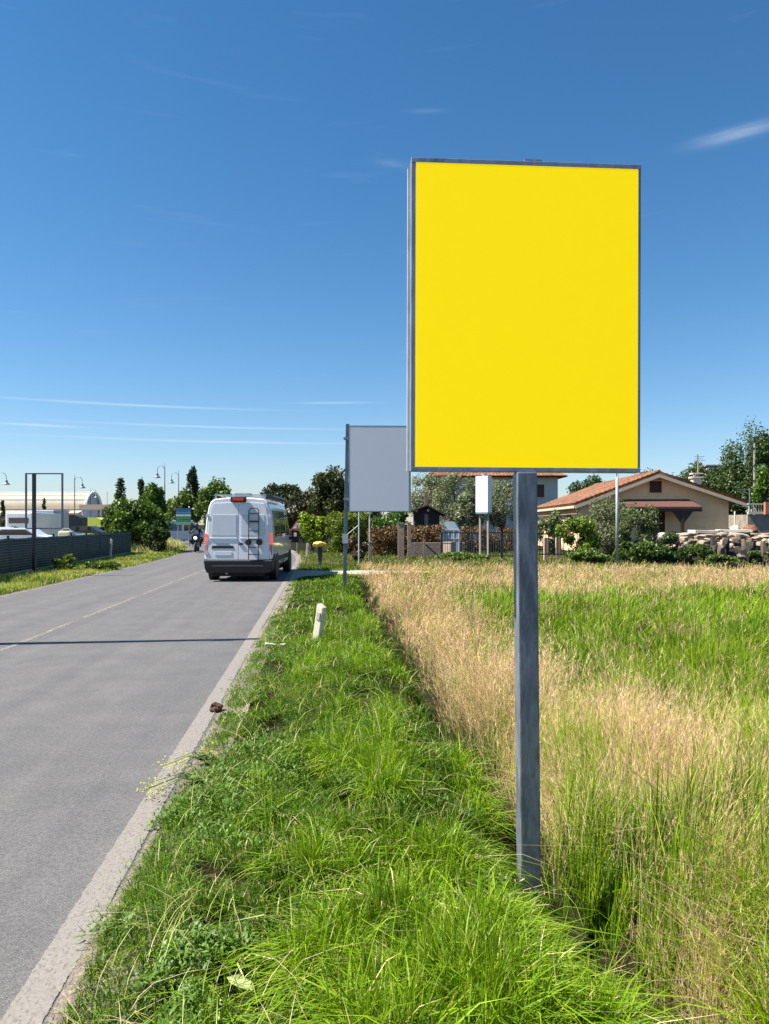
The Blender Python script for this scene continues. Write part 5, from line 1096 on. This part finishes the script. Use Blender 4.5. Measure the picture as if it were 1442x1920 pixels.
# brake lamp, roof rack, awning box, vent
bl_ = MB().box((0, .02, 2.43), (.46, .14, .16)).build('brake_light', m_blackp, vr, bevel=.03); MB().box((0, -.06, 2.435), (.32, .02, .075)).build('lens', light_mat('brake_red', (0.55, 0.045, 0.02), 0.12), bl_)
rk = MB()
for s_ in (-.72, .72): rk.tube((s_, .25, 2.59), (s_, 3.9, 2.59), .025)
rk.build('roof_rack', mat('rack_alu', (0.42, 0.43, 0.44), 0.4, .6), vr)
for y_ in (.3, 1.4, 2.5, 3.6): MB().box((0, y_, 2.575), (1.55, .06, .03)).box((-.72, y_, 2.52), (.05, .07, .1)).box((.72, y_, 2.52), (.05, .07, .1)).build('crossbar', MATS['rack_alu'], vr)
MB().prism([(.78, 2.44), (.98, 2.46), (1.02, 2.52), (.99, 2.58), (.80, 2.58)], .12, 3.6).build('awning_box', mat('awning_black', (0.03, 0.032, 0.035), 0.4), vr, bevel=.01)
MB().box((-.12, 1.6, 2.62), (.5, .5, .12)).build('roof_vent', mat('vent_grey', (0.20, 0.22, 0.24), 0.4), vr, bevel=.03)
# ladder
ld = MB()
for x_ in (.31, .60): ld.path([(x_, yl(.66) - .10, .66), (x_, yl(1.4) - .10, 1.4), (x_, yl(2.1) - .10, 2.10), (x_ + (.05 if x_ < .4 else -.05), yl(2.2) - .10, 2.17)], .013, 6)
ld.path([(.36, yl(2.2) - .10, 2.17), (.55, yl(2.2) - .10, 2.17)], .013, 6); lad = ld.build('ladder', m_blackp, vr)
for z_, t_ in ((.80, .012), (1.02, .012), (1.24, .012), (1.50, .012), (1.78, .026), (2.02, .012)): MB().box((.455, yl(z_) - .10, z_), (.28, .035, 2 * t_)).build('rung', m_blackp, lad)
for x_ in (.29, .62):
    MB().lathe((x_, yl(1.15) - .055, 1.17), [(.075, -.05), (.095, -.02), (.095, .03), (.06, .05)], 12, Vector((0, 1, 0)).to_track_quat('Z', 'Y')).build('ladder_mount', m_blackp, lad)
# wheels, arches, side glass, mirrors
for s_ in (-1, 1):
    for y_ in (1.05, 4.75):
        wheel(vr, s_ * .90, y_, .345, .24)
        MB().lathe((s_ * .955, y_, .38), [(.20, -.075), (.43, -.075), (.43, .075), (.36, .08)], 20, Vector((1, 0, 0)).to_track_quat('Z', 'Y')).build('wheel_arch', m_blackp, vr)
    def side(name, pts, m, off=.012, parent=vr):
        def sx(z): return np.interp(z, [p[1] for p in half], [p[0] for p in half])
        MB().add([(s_ * (sx(z_) + off), y_, z_) for y_, z_ in pts] + [(s_ * (sx(z_) - .03), y_, z_) for y_, z_ in pts], [tuple(range(len(pts))), tuple(range(2 * len(pts) - 1, len(pts) - 1, -1))] + [(i, len(pts) + i, len(pts) + (i + 1) % len(pts), (i + 1) % len(pts)) for i in range(len(pts))]).build(name, m, parent)
    side('side_window', [(.55, 1.32), (1.9, 1.32), (1.9, 1.85), (1.9, 2.12), (.62, 2.12), (.58, 1.85)], mat('side_glass', (0.05, 0.06, 0.07), 0.08, coat=0.6))
    side('side_window', [(2.05, 1.32), (3.5, 1.32), (3.5, 1.85), (3.5, 2.12), (2.05, 2.12), (2.05, 1.85)], MATS['side_glass'])
    side('cab_window', [(3.75, 1.32), (4.75, 1.32), (4.6, 1.85), (4.4, 2.02), (3.75, 2.02), (3.75, 1.85)], MATS['side_glass'])
    side('side_moulding', [(1.5, .55), (4.3, .55), (4.3, .70), (1.5, .70)], m_blackp, .02)
    side('side_vent', [(2.2, .40), (3.4, .40), (3.4, .52), (2.2, .52)], MATS['dark_vent_and_shade'], .015)
    mi = MB().box((s_ * 1.22, 4.72, 1.26), (.26, .16, .42)).box((s_ * 1.07, 4.75, 1.20), (.16, .06, .10)).build('mirror', m_blackp, vr, bevel=.03)
    MB().box((s_ * 1.22, 4.632, 1.33), (.10, .01, .14)).build('mirror_glass', mat('mirror_glass', (0.75, 0.78, 0.80), 0.05, 1.0, var=0.01), mi)
MB().add([(-.80, 4.80, 2.30), (.80, 4.80, 2.30), (.92, 5.24, 1.66), (-.92, 5.24, 1.66)], [(0, 1, 2, 3)]).build('windscreen', MATS['side_glass'], vr)

# ================================================================== motorcycle and rider coming the other way
mp_ = W(-6.75, 45.5); mc = thing('motorcycle', 'dark motorcycle with a lit headlight approaching beside the van', 'motorcycle', (mp_.x, mp_.y, .004), R(8))
q = Vector((1, 0, 0)).to_track_quat('Z', 'Y')
for y_ in (0, 1.42):
    t = MB().lathe((0, y_, .31), [(.20, -.06), (.28, -.06), (.31, 0), (.28, .06), (.20, .06)], 18, q).build('wheel', m_tyre, mc); MB().lathe((0, y_, .31), [(.03, -.05), (.2, -.02), (.2, .02), (.03, .05)], 12, q).build('rim', m_rim, t)
fk = MB(); [fk.tube((s_ * .09, 0, .31), (s_ * .1, .22, .95), .025) for s_ in (-1, 1)]; fk.build('fork', m_galv, mc)
MB().prism([(-.22, .62), (.22, .62), (.26, .95), (.12, 1.12), (-.12, 1.12), (-.26, .95)], .02, .5).build('fairing', m_blk, mc, bevel=.03)
MB().lathe((0, -.005, .86), [(.01, -.03), (.09, -.02), (.11, .02), (.08, .06)], 14, Vector((0, -1, 0)).to_track_quat('Z', 'Y')).build('headlight', light_mat('headlamp_glow', (1.0, 0.97, 0.9), 0.3), mc)
MB().add([(-.18, .1, 1.1), (.18, .1, 1.1), (.12, .28, 1.36), (-.12, .28, 1.36)], [(0, 1, 2, 3)]).build('windshield', MATS['side_glass'], mc)
MB().path([(-.38, .38, 1.06), (-.15, .28, 1.02), (.15, .28, 1.02), (.38, .38, 1.06)], .014).build('handlebar', m_blackp, mc)
for s_ in (-1, 1): MB().box((s_ * .34, .24, 1.2), (.13, .03, .08)).tube((s_ * .28, .32, 1.05), (s_ * .33, .25, 1.18), .008).build('mirror', m_blackp, mc)
MB().box((0, .62, .78), (.3, .5, .26)).build('tank', m_blk, mc, bevel=.08); MB().box((0, 1.12, .78), (.28, .7, .10)).build('seat', m_blackp, mc, bevel=.04); MB().box((0, .68, .46), (.3, .5, .3)).build('engine', m_rim, mc, bevel=.03)
rp = thing('person', 'motorcyclist in dark clothes and helmet riding toward the camera', 'person', mc.location.copy(), R(8))
pts = [(0, .95, .86), (0, .88, 1.12), (0, .80, 1.34), (0, .76, 1.46), (0, .72, 1.55), (.19, .80, 1.36), (.31, .62, 1.16), (.33, .40, 1.06), (-.19, .80, 1.36), (-.31, .62, 1.16), (-.33, .40, 1.06), (.14, .92, .84), (.24, .56, .78), (.21, .80, .38), (.22, .70, .32), (-.14, .92, .84), (-.24, .56, .78), (-.21, .80, .38), (-.22, .70, .32)]
eg = [(0, 1), (1, 2), (2, 3), (3, 4), (2, 5), (5, 6), (6, 7), (2, 8), (8, 9), (9, 10), (0, 11), (11, 12), (12, 13), (13, 14), (0, 15), (15, 16), (16, 17), (17, 18)]
ra = [.16, .16, .17, .06, .06, .075, .06, .045, .075, .06, .045, .10, .08, .055, .05, .10, .08, .055, .05]
me = bpy.data.meshes.new('body'); me.from_pydata(pts, eg, []); bo_ = link_mesh('body', me, None, rp)
md = bo_.modifiers.new('skin', 'SKIN'); sv = me.skin_vertices[0].data
for i, r_ in enumerate(ra): sv[i].radius = (r_, r_ * .85)
sv[0].use_root = True; bo_.modifiers.new('sub', 'SUBSURF').render_levels = 2; me.materials.append(mat('rider_jacket', (0.022, 0.028, 0.05), 0.7, var=0.3))
MB().lathe((0, .70, 1.50), [(.09, 0), (.125, .06), (.135, .14), (.11, .22), (.05, .265)], 14).build('helmet', mat('helmet_dark', (0.02, 0.03, 0.06), 0.2, coat=.6), rp, smooth=True); MB().box((0, .60, 1.63), (.19, .08, .08)).build('visor', MATS['side_glass'], rp, bevel=.02)

# ================================================================== signs, lamps, poles
m_lamp = mat('lamp_steel', (0.17, 0.20, 0.24), 0.5, .4, var=0.1)
def lamp(label, px, d, ytop, side, arm):
    x = gx(px, d); r = thing('street_lamp', label, 'street lamp', (x, d, 0), 0, 'bell shaped street lamps'); zt = gz(ytop, d); m = MB()
    m.tube((0, 0, 0), (0, 0, zt * .35), .09, .075).tube((0, 0, zt * .35), (0, 0, zt - .2), .07, .045); m.build('pole', m_lamp, r)
    a = MB(); pts = [(0, 0, zt - .5)] + [(side * arm * (1 - math.cos(PI * i / 10)) / 2, 0, zt - .5 + .5 * math.sin(PI * i / 10)) for i in range(1, 10)] + [(side * arm, 0, zt - .75)]
    a.path(pts, .03, 6); a.build('arm', m_lamp, r); MB().tube((0, 0, zt - .2), (0, 0, zt + .3), .025, .012).build('finial', m_lamp, r)
    s = MB().lathe((side * arm, 0, zt - 1.25), [(.36, 0), (.34, .06), (.16, .22), (.11, .45), (.06, .52)], 14).build('lamp_shade', m_lamp, r); MB().lathe((side * arm, 0, zt - 1.3), [(.1, 0), (.2, .04), (.2, .07)], 10).build('lens', MATS['lamp_white'], s)
    return r
lamp('bell street lamp with the highest arm, left of the tallest cypress', 309, 76, 873, -1, .78)
lamp('bell street lamp between the roadside tree and the tallest cypress', 335, 88, 886, -1, .85)
lamp('bell street lamp hanging right over the end of the vaulted roof', 140, 82, 894, 1, .85)
lamp('bell street lamp cut by the left edge of the picture', -8, 76, 886, 1, 1.1)
lamp('smallest bell street lamp above the flat shed roof', 170, 112, 918, 1, .85)
for k, (px_, d_, yt, lab) in enumerate(((201, 120, 922, 'thin far mast above the flat shed roof'), (355, 60, 952, 'thin dark post left of the van in front of the direction sign'), (1398, 55, 862, 'thin post behind the chimney of the yellow house'))):
    if k == 2: px_, d_, yt = 1308, 64, 853
    x = gx(px_, d_); r = thing('thin_mast', lab, 'mast', (x, d_, 0)); MB().tube((0, 0, 0), (0, 0, gz(yt, d_)), .06 if k != 1 else .045, .04, 8).build('pole', m_blk if k == 1 else m_galv, r); MB().lathe((0, 0, gz(yt, d_)), [(.07, 0), (.07, .05), (.02, .1)], 8).build('cap', m_galv, r)
# utility poles
m_pole = mat('pole_grey', (0.30, 0.27, 0.23), 0.9, var=0.2, scale=5, stretch=(4, 4, .4))
def upole(label, x, y, h, r0=.15, r1=.09):
    r = thing('utility_pole', label, 'utility pole', (x, y, gz0(x, y) - .1)); MB().tube((0, 0, 0), (0, 0, h + .1), r0, r1, 12).build('shaft', m_pole, r, smooth=False)
    MB().box((0, -.08, h - .5), (.12, .06, .3)).build('bracket', m_galv, r); MB().lathe((0, 0, h + .1), [(r1 * 1.1, 0), (r1, .06), (.02, .1)], 10).build('cap', m_galv, r)
upole('grey utility pole in front of the tallest tree at the right edge', gx(1415, 60), 60, gz(832, 60))
upole('tall utility pole on the left verge that throws a shadow line across the road', -8.95, 10.08, 9.75, .14, .075)
# palm-side pole with antenna arms
x = gx(1309, 58); r = thing('antenna_pole', 'slim pole with crossbars behind the house chimney', 'antenna', (x, 58, 0)); MB().tube((0, 0, 0), (0, 0, gz(868, 58)), .07, .05, 8).build('pole', m_pole, r)
zt = gz(855, 58); MB().tube((0, 0, zt - .6), (0, 0, zt), .025).build('mast', m_galv, r)
for dz, w_2 in ((-.05, .8), (-.2, .6), (-.35, .9)): MB().box((.1, 0, zt + dz), (w_2, .03, .03)).build('crossbar', m_galv, r)
# direction sign
d_ = 56; dx0, dx1 = gx(330, d_), gx(358, d_); do = Vector(((dx0 + dx1) / 2, d_, 0)); ds = thing('direction_sign', 'direction sign of stacked blue, white and green boards left of the van', 'sign', do)
cols = [((0.03, 0.10, 0.30), 953, 958), ((0.05, 0.22, 0.30), 959, 963.5), ((0.55, 0.60, 0.58), 964.5, 968), ((0.03, 0.24, 0.14), 969, 973.5), ((0.03, 0.22, 0.07), 974.5, 979), ((0.20, 0.36, 0.24), 980, 984)]
for k, (c_, y0_, y1_) in enumerate(cols): MB(do).box((do.x, d_, (gz(y0_, d_) + gz(y1_, d_)) / 2), (dx1 - dx0, .06, gz(y0_, d_) - gz(y1_, d_))).build('board', mat('board%d' % k, c_, 0.5, var=0.06), ds)
for x_ in (dx0 + .15, dx1 - .15): MB(do).tube((x_, d_ + .07, 0), (x_, d_ + .07, gz(953, d_)), .04).build('post', m_galv, ds)
# triangular warning sign
d_ = 44; x = gx(557, d_); ts = thing('warning_sign', 'small triangular red and white warning sign right of the van', 'sign', (x, d_, 0)); zc = gz(987, d_); a_ = .42
MB().prism([(-a_, zc - a_ * .55), (a_, zc - a_ * .55), (0, zc + a_ * .95)], 0, .03).build('red_border', mat('sign_red', (0.50, 0.07, 0.06), 0.5), ts); b2 = a_ * .62
MB().prism([(-b2, zc - b2 * .48), (b2, zc - b2 * .48), (0, zc + b2 * .9)], -.006, .0).build('white_field', mat('sign_white', (0.66, 0.62, 0.60), 0.5), ts)
MB().box((0, -.009, zc + .02), (.05, .006, .16)).build('symbol', m_blk, ts); MB().tube((0, .06, 0), (0, .06, zc + .3), .03).build('post', m_galv, ts)
# thin sign on two posts behind the grey sign
d_ = 32; so2 = Vector((gx(683, d_), d_, 0)); s2 = thing('posted_board', 'small board on two thin posts behind the grey sign panel', 'sign', so2)
for px_, yt in ((673, 915), (693, 915)): X_ = gx(px_, d_); MB(so2).tube((X_, d_, 0), (X_, d_, gz(yt, d_)), .03).build('post', m_zlite, s2)
MB(so2).box((so2.x, d_ - .04, gz(932, d_)), (.62, .03, .9)).build('board', m_grey, s2); MB(so2).path([(gx(650, d_), d_, gz(1003, d_)), (gx(672, d_), d_, gz(985, d_))], .015).build('brace', m_zlite, s2)
x = gx(694, 31); tp_ = thing('wooden_post', 'short weathered wooden post at the foot of the thin sign posts', 'post', (x, 31, 0)); MB().box((0, 0, .45), (.14, .12, .95), (0, .03, 0)).build('shaft', mat('grey_timber', (0.28, 0.22, 0.16), 0.9, var=0.25, scale=12, stretch=(5, 5, .5)), tp_, bevel=.015); MB().box((0, 0, .95), (.16, .14, .04)).build('cap', MATS['grey_timber'], tp_)
# round grey pole with its sign hidden behind the yellow board
x = gx(1157, 30); tp_ = thing('round_pole', 'thin round grey pole standing in the shrubs right of the yellow sign post', 'pole', (x, 30, 0)); MB().tube((0, 0, 0), (0, 0, gz(850, 30)), .055, .055, 14).build('tube', m_zlite, tp_, smooth=True); MB().lathe((0, 0, gz(850, 30)), [(.06, 0), (.06, .03), (.02, .05)], 10).build('cap', m_zlite, tp_); MB().box((0, -.065, gz(868, 30)), (.7, .02, .5)).build('plate', m_grey, tp_)
# white box sign on two posts
d_ = 34; x = gx(907, d_); wb = thing('box_sign', 'blank white box sign raised on two posts under the yellow board', 'sign', (x, d_, 0), R(-34)); z1_, z0_ = gz(893, d_), gz(961, d_)
MB().box((0, 0, (z0_ + z1_) / 2), (.62, .42, z1_ - z0_)).build('box', mat('box_white', (0.78, 0.78, 0.80), 0.5, var=0.02), wb, bevel=.01)
for x_ in (-.18, .22): MB().box((x_, 0, z0_ / 2), (.08, .08, z0_)).build('post', m_pole, wb)
MB().box((0, 0, z0_ - .03), (.6, .4, .05)).build('base_frame', m_paintg, wb); MB().box((.02, 0, z1_ + .06), (.12, .2, .12)).build('top_bracket', m_paintg, wb)
# brick pillars, low wall, gate things
m_brick = mat('pink_brick', (0.36, 0.25, 0.19), 0.9, var=0.25, scale=7, bump=0.3, dirt=(0.45, 0.38, 0.30), dirt_amt=0.5)
def pillar(name, label, px, w, d, ytop, m, cap=True):
    x = gx(px, d); wm = w / F * d; r = thing(name, label, 'pillar', (x, d, gz0(x, d) - .05)); h = gz(ytop, d) - gz0(x, d) + .05; nrow = max(4, int(h / .26))
    for i in range(nrow): MB().box((0, 0, (i + .5) * h / nrow), (wm * (1 - .02 * (i % 2)), wm, h / nrow - .012)).build('course', m, r, bevel=.008)
    MB().box((0, 0, h / 2), (wm * .93, wm * .93, h - .02)).build('core', m, r)
    if cap: MB().box((0, 0, h + .03), (wm * 1.12, wm * 1.12, .05)).build('cap', m, r)
pillar('brick_pillar', 'wider pink brick pillar below the grey sign panel', 752, 12, 36, 982, m_brick); pillar('brick_pillar', 'slimmer pink brick pillar right of the wider one', 767.5, 6.5, 37.5, 981, m_brick)
m_block = mat('tan_block', (0.46, 0.35, 0.25), 0.9, var=0.15, scale=5, bump=0.2)
x = gx(842, 36); r = thing('stone_block', 'square tan stone block in front of the pale glazed cabinet', 'block', (x, 36, 0), R(-32)); MB().box((0, 0, .40), (.42, .42, .80)).build('block', m_block, r, bevel=.02); MB().box((0, 0, .82), (.46, .46, .05)).build('cap', m_block, r)
x = gx(800, 38.5); r = thing('low_wall', 'low pinkish brick wall behind the wooden post', 'wall', (x, 38.5, 0)); n_ = 7
for j in range(5):
    for i in range(n_): MB().box((-.85 + (i + .5 * (j % 2)) * .26, 0, .09 + j * .15), (.245, .2, .135)).build('brick', m_brick, r)
MB().box((0, 0, .36), (1.9, .14, .74)).build('core', mat('mortar', (0.30, 0.25, 0.2), 0.95), r)
x = gx(796, 35); r = thing('timber_stake', 'wooden stake with a slanting brace beside the railing', 'stake', (x, 35, 0)); MB().box((0, 0, .48), (.09, .09, .98)).build('stake', MATS['grey_timber'], r); MB().box((.42, .02, .40), (.07, .07, 1.05), (0, R(-48), 0)).build('brace', m_blk, r)
# pale glazed cabinet
d_ = 40; x = gx(846, d_); r = thing('glazed_cabinet', 'pale blue glazed garden cabinet behind the railing', 'cabinet', (x, d_, 0), R(-12)); zt = gz(978, d_)
m_pane = mat('pale_blue_glazing', (0.34, 0.41, 0.46), 0.2, var=0.12, scale=3); MB().prism([(-.42, .1), (.45, .1), (.45, zt - .45), (.18, zt), (-.36, zt)], 0, .8).build('body', m_pane, r)
for px2 in (-.40, -.12, .16, .43): MB().box((px2, -.02, (zt - .4) / 2), (.035, .03, zt - .45)).build('mullion', m_zlite, r)
for z_ in (.12, zt * .5, zt - .45): MB().box((.01, -.022, z_), (.88, .03, .04)).build('rail', m_zlite, r)
# metal railing
d_ = 35.5; X0, X1 = gx(828, d_), gx(1000, d_); ro = Vector((X0, d_, 0)); r = thing('metal_railing', 'dark metal railing with upright bars below the white box sign', 'railing', ro); L_ = X1 - X0; zt = gz(999, d_)
MB().box((L_ / 2, 0, zt), (L_, .05, .05)).build('rail', m_blk, r); MB().box((L_ / 2, 0, .18), (L_, .04, .04)).build('rail', m_blk, r)
pm = None
for i in range(38):
    X_ = .06 + i * (L_ - .12) / 37
    if pm is None: o_ = MB().box((0, 0, zt / 2 + .07), (.022, .022, zt - .16)).build('bar', m_fr, r); pm = o_.data
    else: o_ = link_mesh('bar', pm, None, r)
    o_.location = (X_, 0, 0)
for X_ in (0, L_ * .33, L_ * .66, L_): MB().box((X_, .03, zt / 2), (.07, .07, zt + .06)).build('post', m_blk, r)
# bicycle-like garden trolley shape is left out; pale gate piers and bar right of the post
for px_, lab in ((1024, 'pale gate pier nearest the yellow sign post'), (1046, 'pale gate pier left of the bright yellow green shrub')): pillar('gate_pier', lab, px_, 9, 35, 1008, m_block, False)
d_ = 34.9; go = Vector((gx(1033, d_), d_, 0)); r = thing('garden_gate', 'dark metal garden gate across the pale piers', 'gate', go); z1_ = gz(1001, d_)
MB(go).box((go.x, d_ - .2, z1_), (1.2, .06, .07)).build('rail', m_blk, r); MB(go).box((go.x, d_ - .2, .3), (1.2, .05, .05)).build('rail', m_blk, r)
for i in range(9): MB(go).box((go.x - .56 + i * .14, d_ - .2, z1_ / 2 + .1), (.03, .03, z1_ - .3)).build('bar', m_blk, r)

# ================================================================== stones at the right
m_pale = mat('pale_stone', (0.36, 0.29, 0.20), 0.9, var=0.25, scale=6, bump=0.6, dirt=(0.32, 0.26, 0.18), dirt_amt=0.6); m_drk = mat('dark_stone', (0.045, 0.038, 0.032), 0.95, var=0.5, scale=5, bump=0.8, dirt=(0.12, 0.10, 0.075), dirt_amt=0.6)
sy = thing('stone_stack', 'stacked yard of pale slabs over dark rough stones at the right edge', 'stone pile', (gx(1360, 35), 35, 0)); so3 = sy.location
meshes = {}
def rock_mesh(key, m, boxy):
    r_ = random.Random(key * 7 + 1); bm = bmesh.new()
    for k in range(22):
        p = Vector((r_.uniform(-.5, .5), r_.uniform(-.5, .5), r_.uniform(-.5, .5)))
        if r_.random() < boxy: ax_ = r_.randrange(3); p[ax_] = .5 if p[ax_] > 0 else -.5
        bm.verts.new(p)
    h_ = bmesh.ops.convex_hull(bm, input=bm.verts); bmesh.ops.delete(bm, geom=[e for e in h_['geom_interior'] if isinstance(e, bmesh.types.BMVert)], context='VERTS')
    bmesh.ops.bevel(bm, geom=list(bm.edges), offset=.03, segments=1, affect='EDGES'); me = bpy.data.meshes.new('stone'); bm.to_mesh(me); bm.free(); me.materials.append(m); return me
def stone(name, px, py, d, w, h, m, key, boxy=.7):
    kk = (key, m.name)
    if kk not in meshes: meshes[kk] = rock_mesh(key, m, boxy)
    o = link_mesh(name, meshes[kk], None, sy)
    o.location = Vector((gx(px, d), d, gz(py, d))) - so3; o.scale = (w / F * d, max(.3, w / F * d), h / F * d); o.rotation_euler = (random.uniform(-.15, .15), random.uniform(-.2, .2), random.uniform(-.6, .6))
m_mid = mat('brown_stone', (0.15, 0.115, 0.08), 0.95, var=0.4, scale=5, bump=0.7, dirt=(0.25, 0.20, 0.14), dirt_amt=0.6)
for k in range(64):                                 # rough upright stones and blocks in front
    px_ = 1268 + random.random() * 200; hh = random.uniform(10, 34); stone('rough_stone', px_, 1056 - hh * .5 - random.choice((0, 0, 12)) + random.uniform(-6, 4), random.uniform(33.2, 34.8), random.uniform(7, 19), hh, random.choice((m_drk, m_drk, m_mid)), random.randint(0, 8))
for k in range(44):                                 # pale rubble behind and on top
    px_ = 1255 + random.random() * 215; stone('pale_rubble', px_, random.uniform(1011, 1030), random.uniform(35, 36.4), random.uniform(7, 20), random.uniform(5, 12), random.choice((m_pale, m_pale, m_pale, m_mid)), random.randint(9, 17))
for k in range(18): stone('flat_slab', 1262 + k * 11.5 + random.uniform(-4, 4), random.uniform(1001, 1010), random.uniform(36.6, 37.4), random.uniform(14, 34), random.uniform(3.5, 8), m_pale, random.randint(18, 22), .95)
d_ = 38
for k, (a, b_, y0_, y1_, m) in enumerate(((1296, 1340, 994, 1000, m_white), (1300, 1338, 1000, 1008, m_drk), (1348, 1405, 993, 998, m_white), (1350, 1400, 998, 1010, m_drk), (1262, 1292, 1001, 1012, m_pale), (1412, 1466, 1000, 1010, m_pale), (1338, 1350, 994, 1012, m_pale))):
    MB(so3).box((gx((a + b_) / 2, d_), d_ + .02 * k, (gz(y0_, d_) + gz(y1_, d_)) / 2), ((b_ - a) / F * d_, .9, gz(y0_, d_) - gz(y1_, d_)), (0, random.uniform(-.03, .03), random.uniform(-.2, .2))).build('slab', m, sy, bevel=.015)
MB(so3).box((gx(1365, 38), 38.0, .42), (205 / F * 38, 1.4, .84)).build('heap', m_mid, sy)
o_ = lump('pale_boulder', (gx(1241, 36.5), 36.5, gz(1003, 36.5) - .1), .30, mat('grey_boulder', (0.46, 0.46, 0.42), 0.9, var=0.12, scale=6), 12, .8, .3); tag(o_, 'pale grey boulder at the left end of the stacked stones', 'boulder')
lowm = MB(); lowm.box((gx(1241, 36.5), 36.5, .45), (1.2, .9, .9)); lowm.build('plinth', m_drk, None, bevel=.05); tag(bpy.data.objects['plinth'], 'dark stone plinth carrying the pale grey boulder', 'plinth')
# rusty heap and pale shed beside the terrace
x = gx(1416, 44); r = thing('rust_heap', 'rusty brown heap below the white balustrade', 'heap', (x, 44, 0))
for k in range(4): o_ = lump('chunk', (random.uniform(-.5, .5), random.uniform(-.3, .3), .5 + k * .28), .42, mat('rusty', (0.20, 0.09, 0.05), 0.9, var=0.4, scale=5), 20 + k, .8, .5, 2); o_.parent = r
x = gx(1378, 45); r = thing('water_tank', 'small pale tank standing at the house corner', 'tank', (x, 45, 0)); MB().lathe((0, 0, 0), [(.28, 0), (.3, .9), (.28, 1.5), (.1, 1.65)], 14).build('tank', m_white, r, smooth=True); MB().tube((0, 0, 1.6), (0, 0, 2.5), .05).build('pipe', m_white, r)
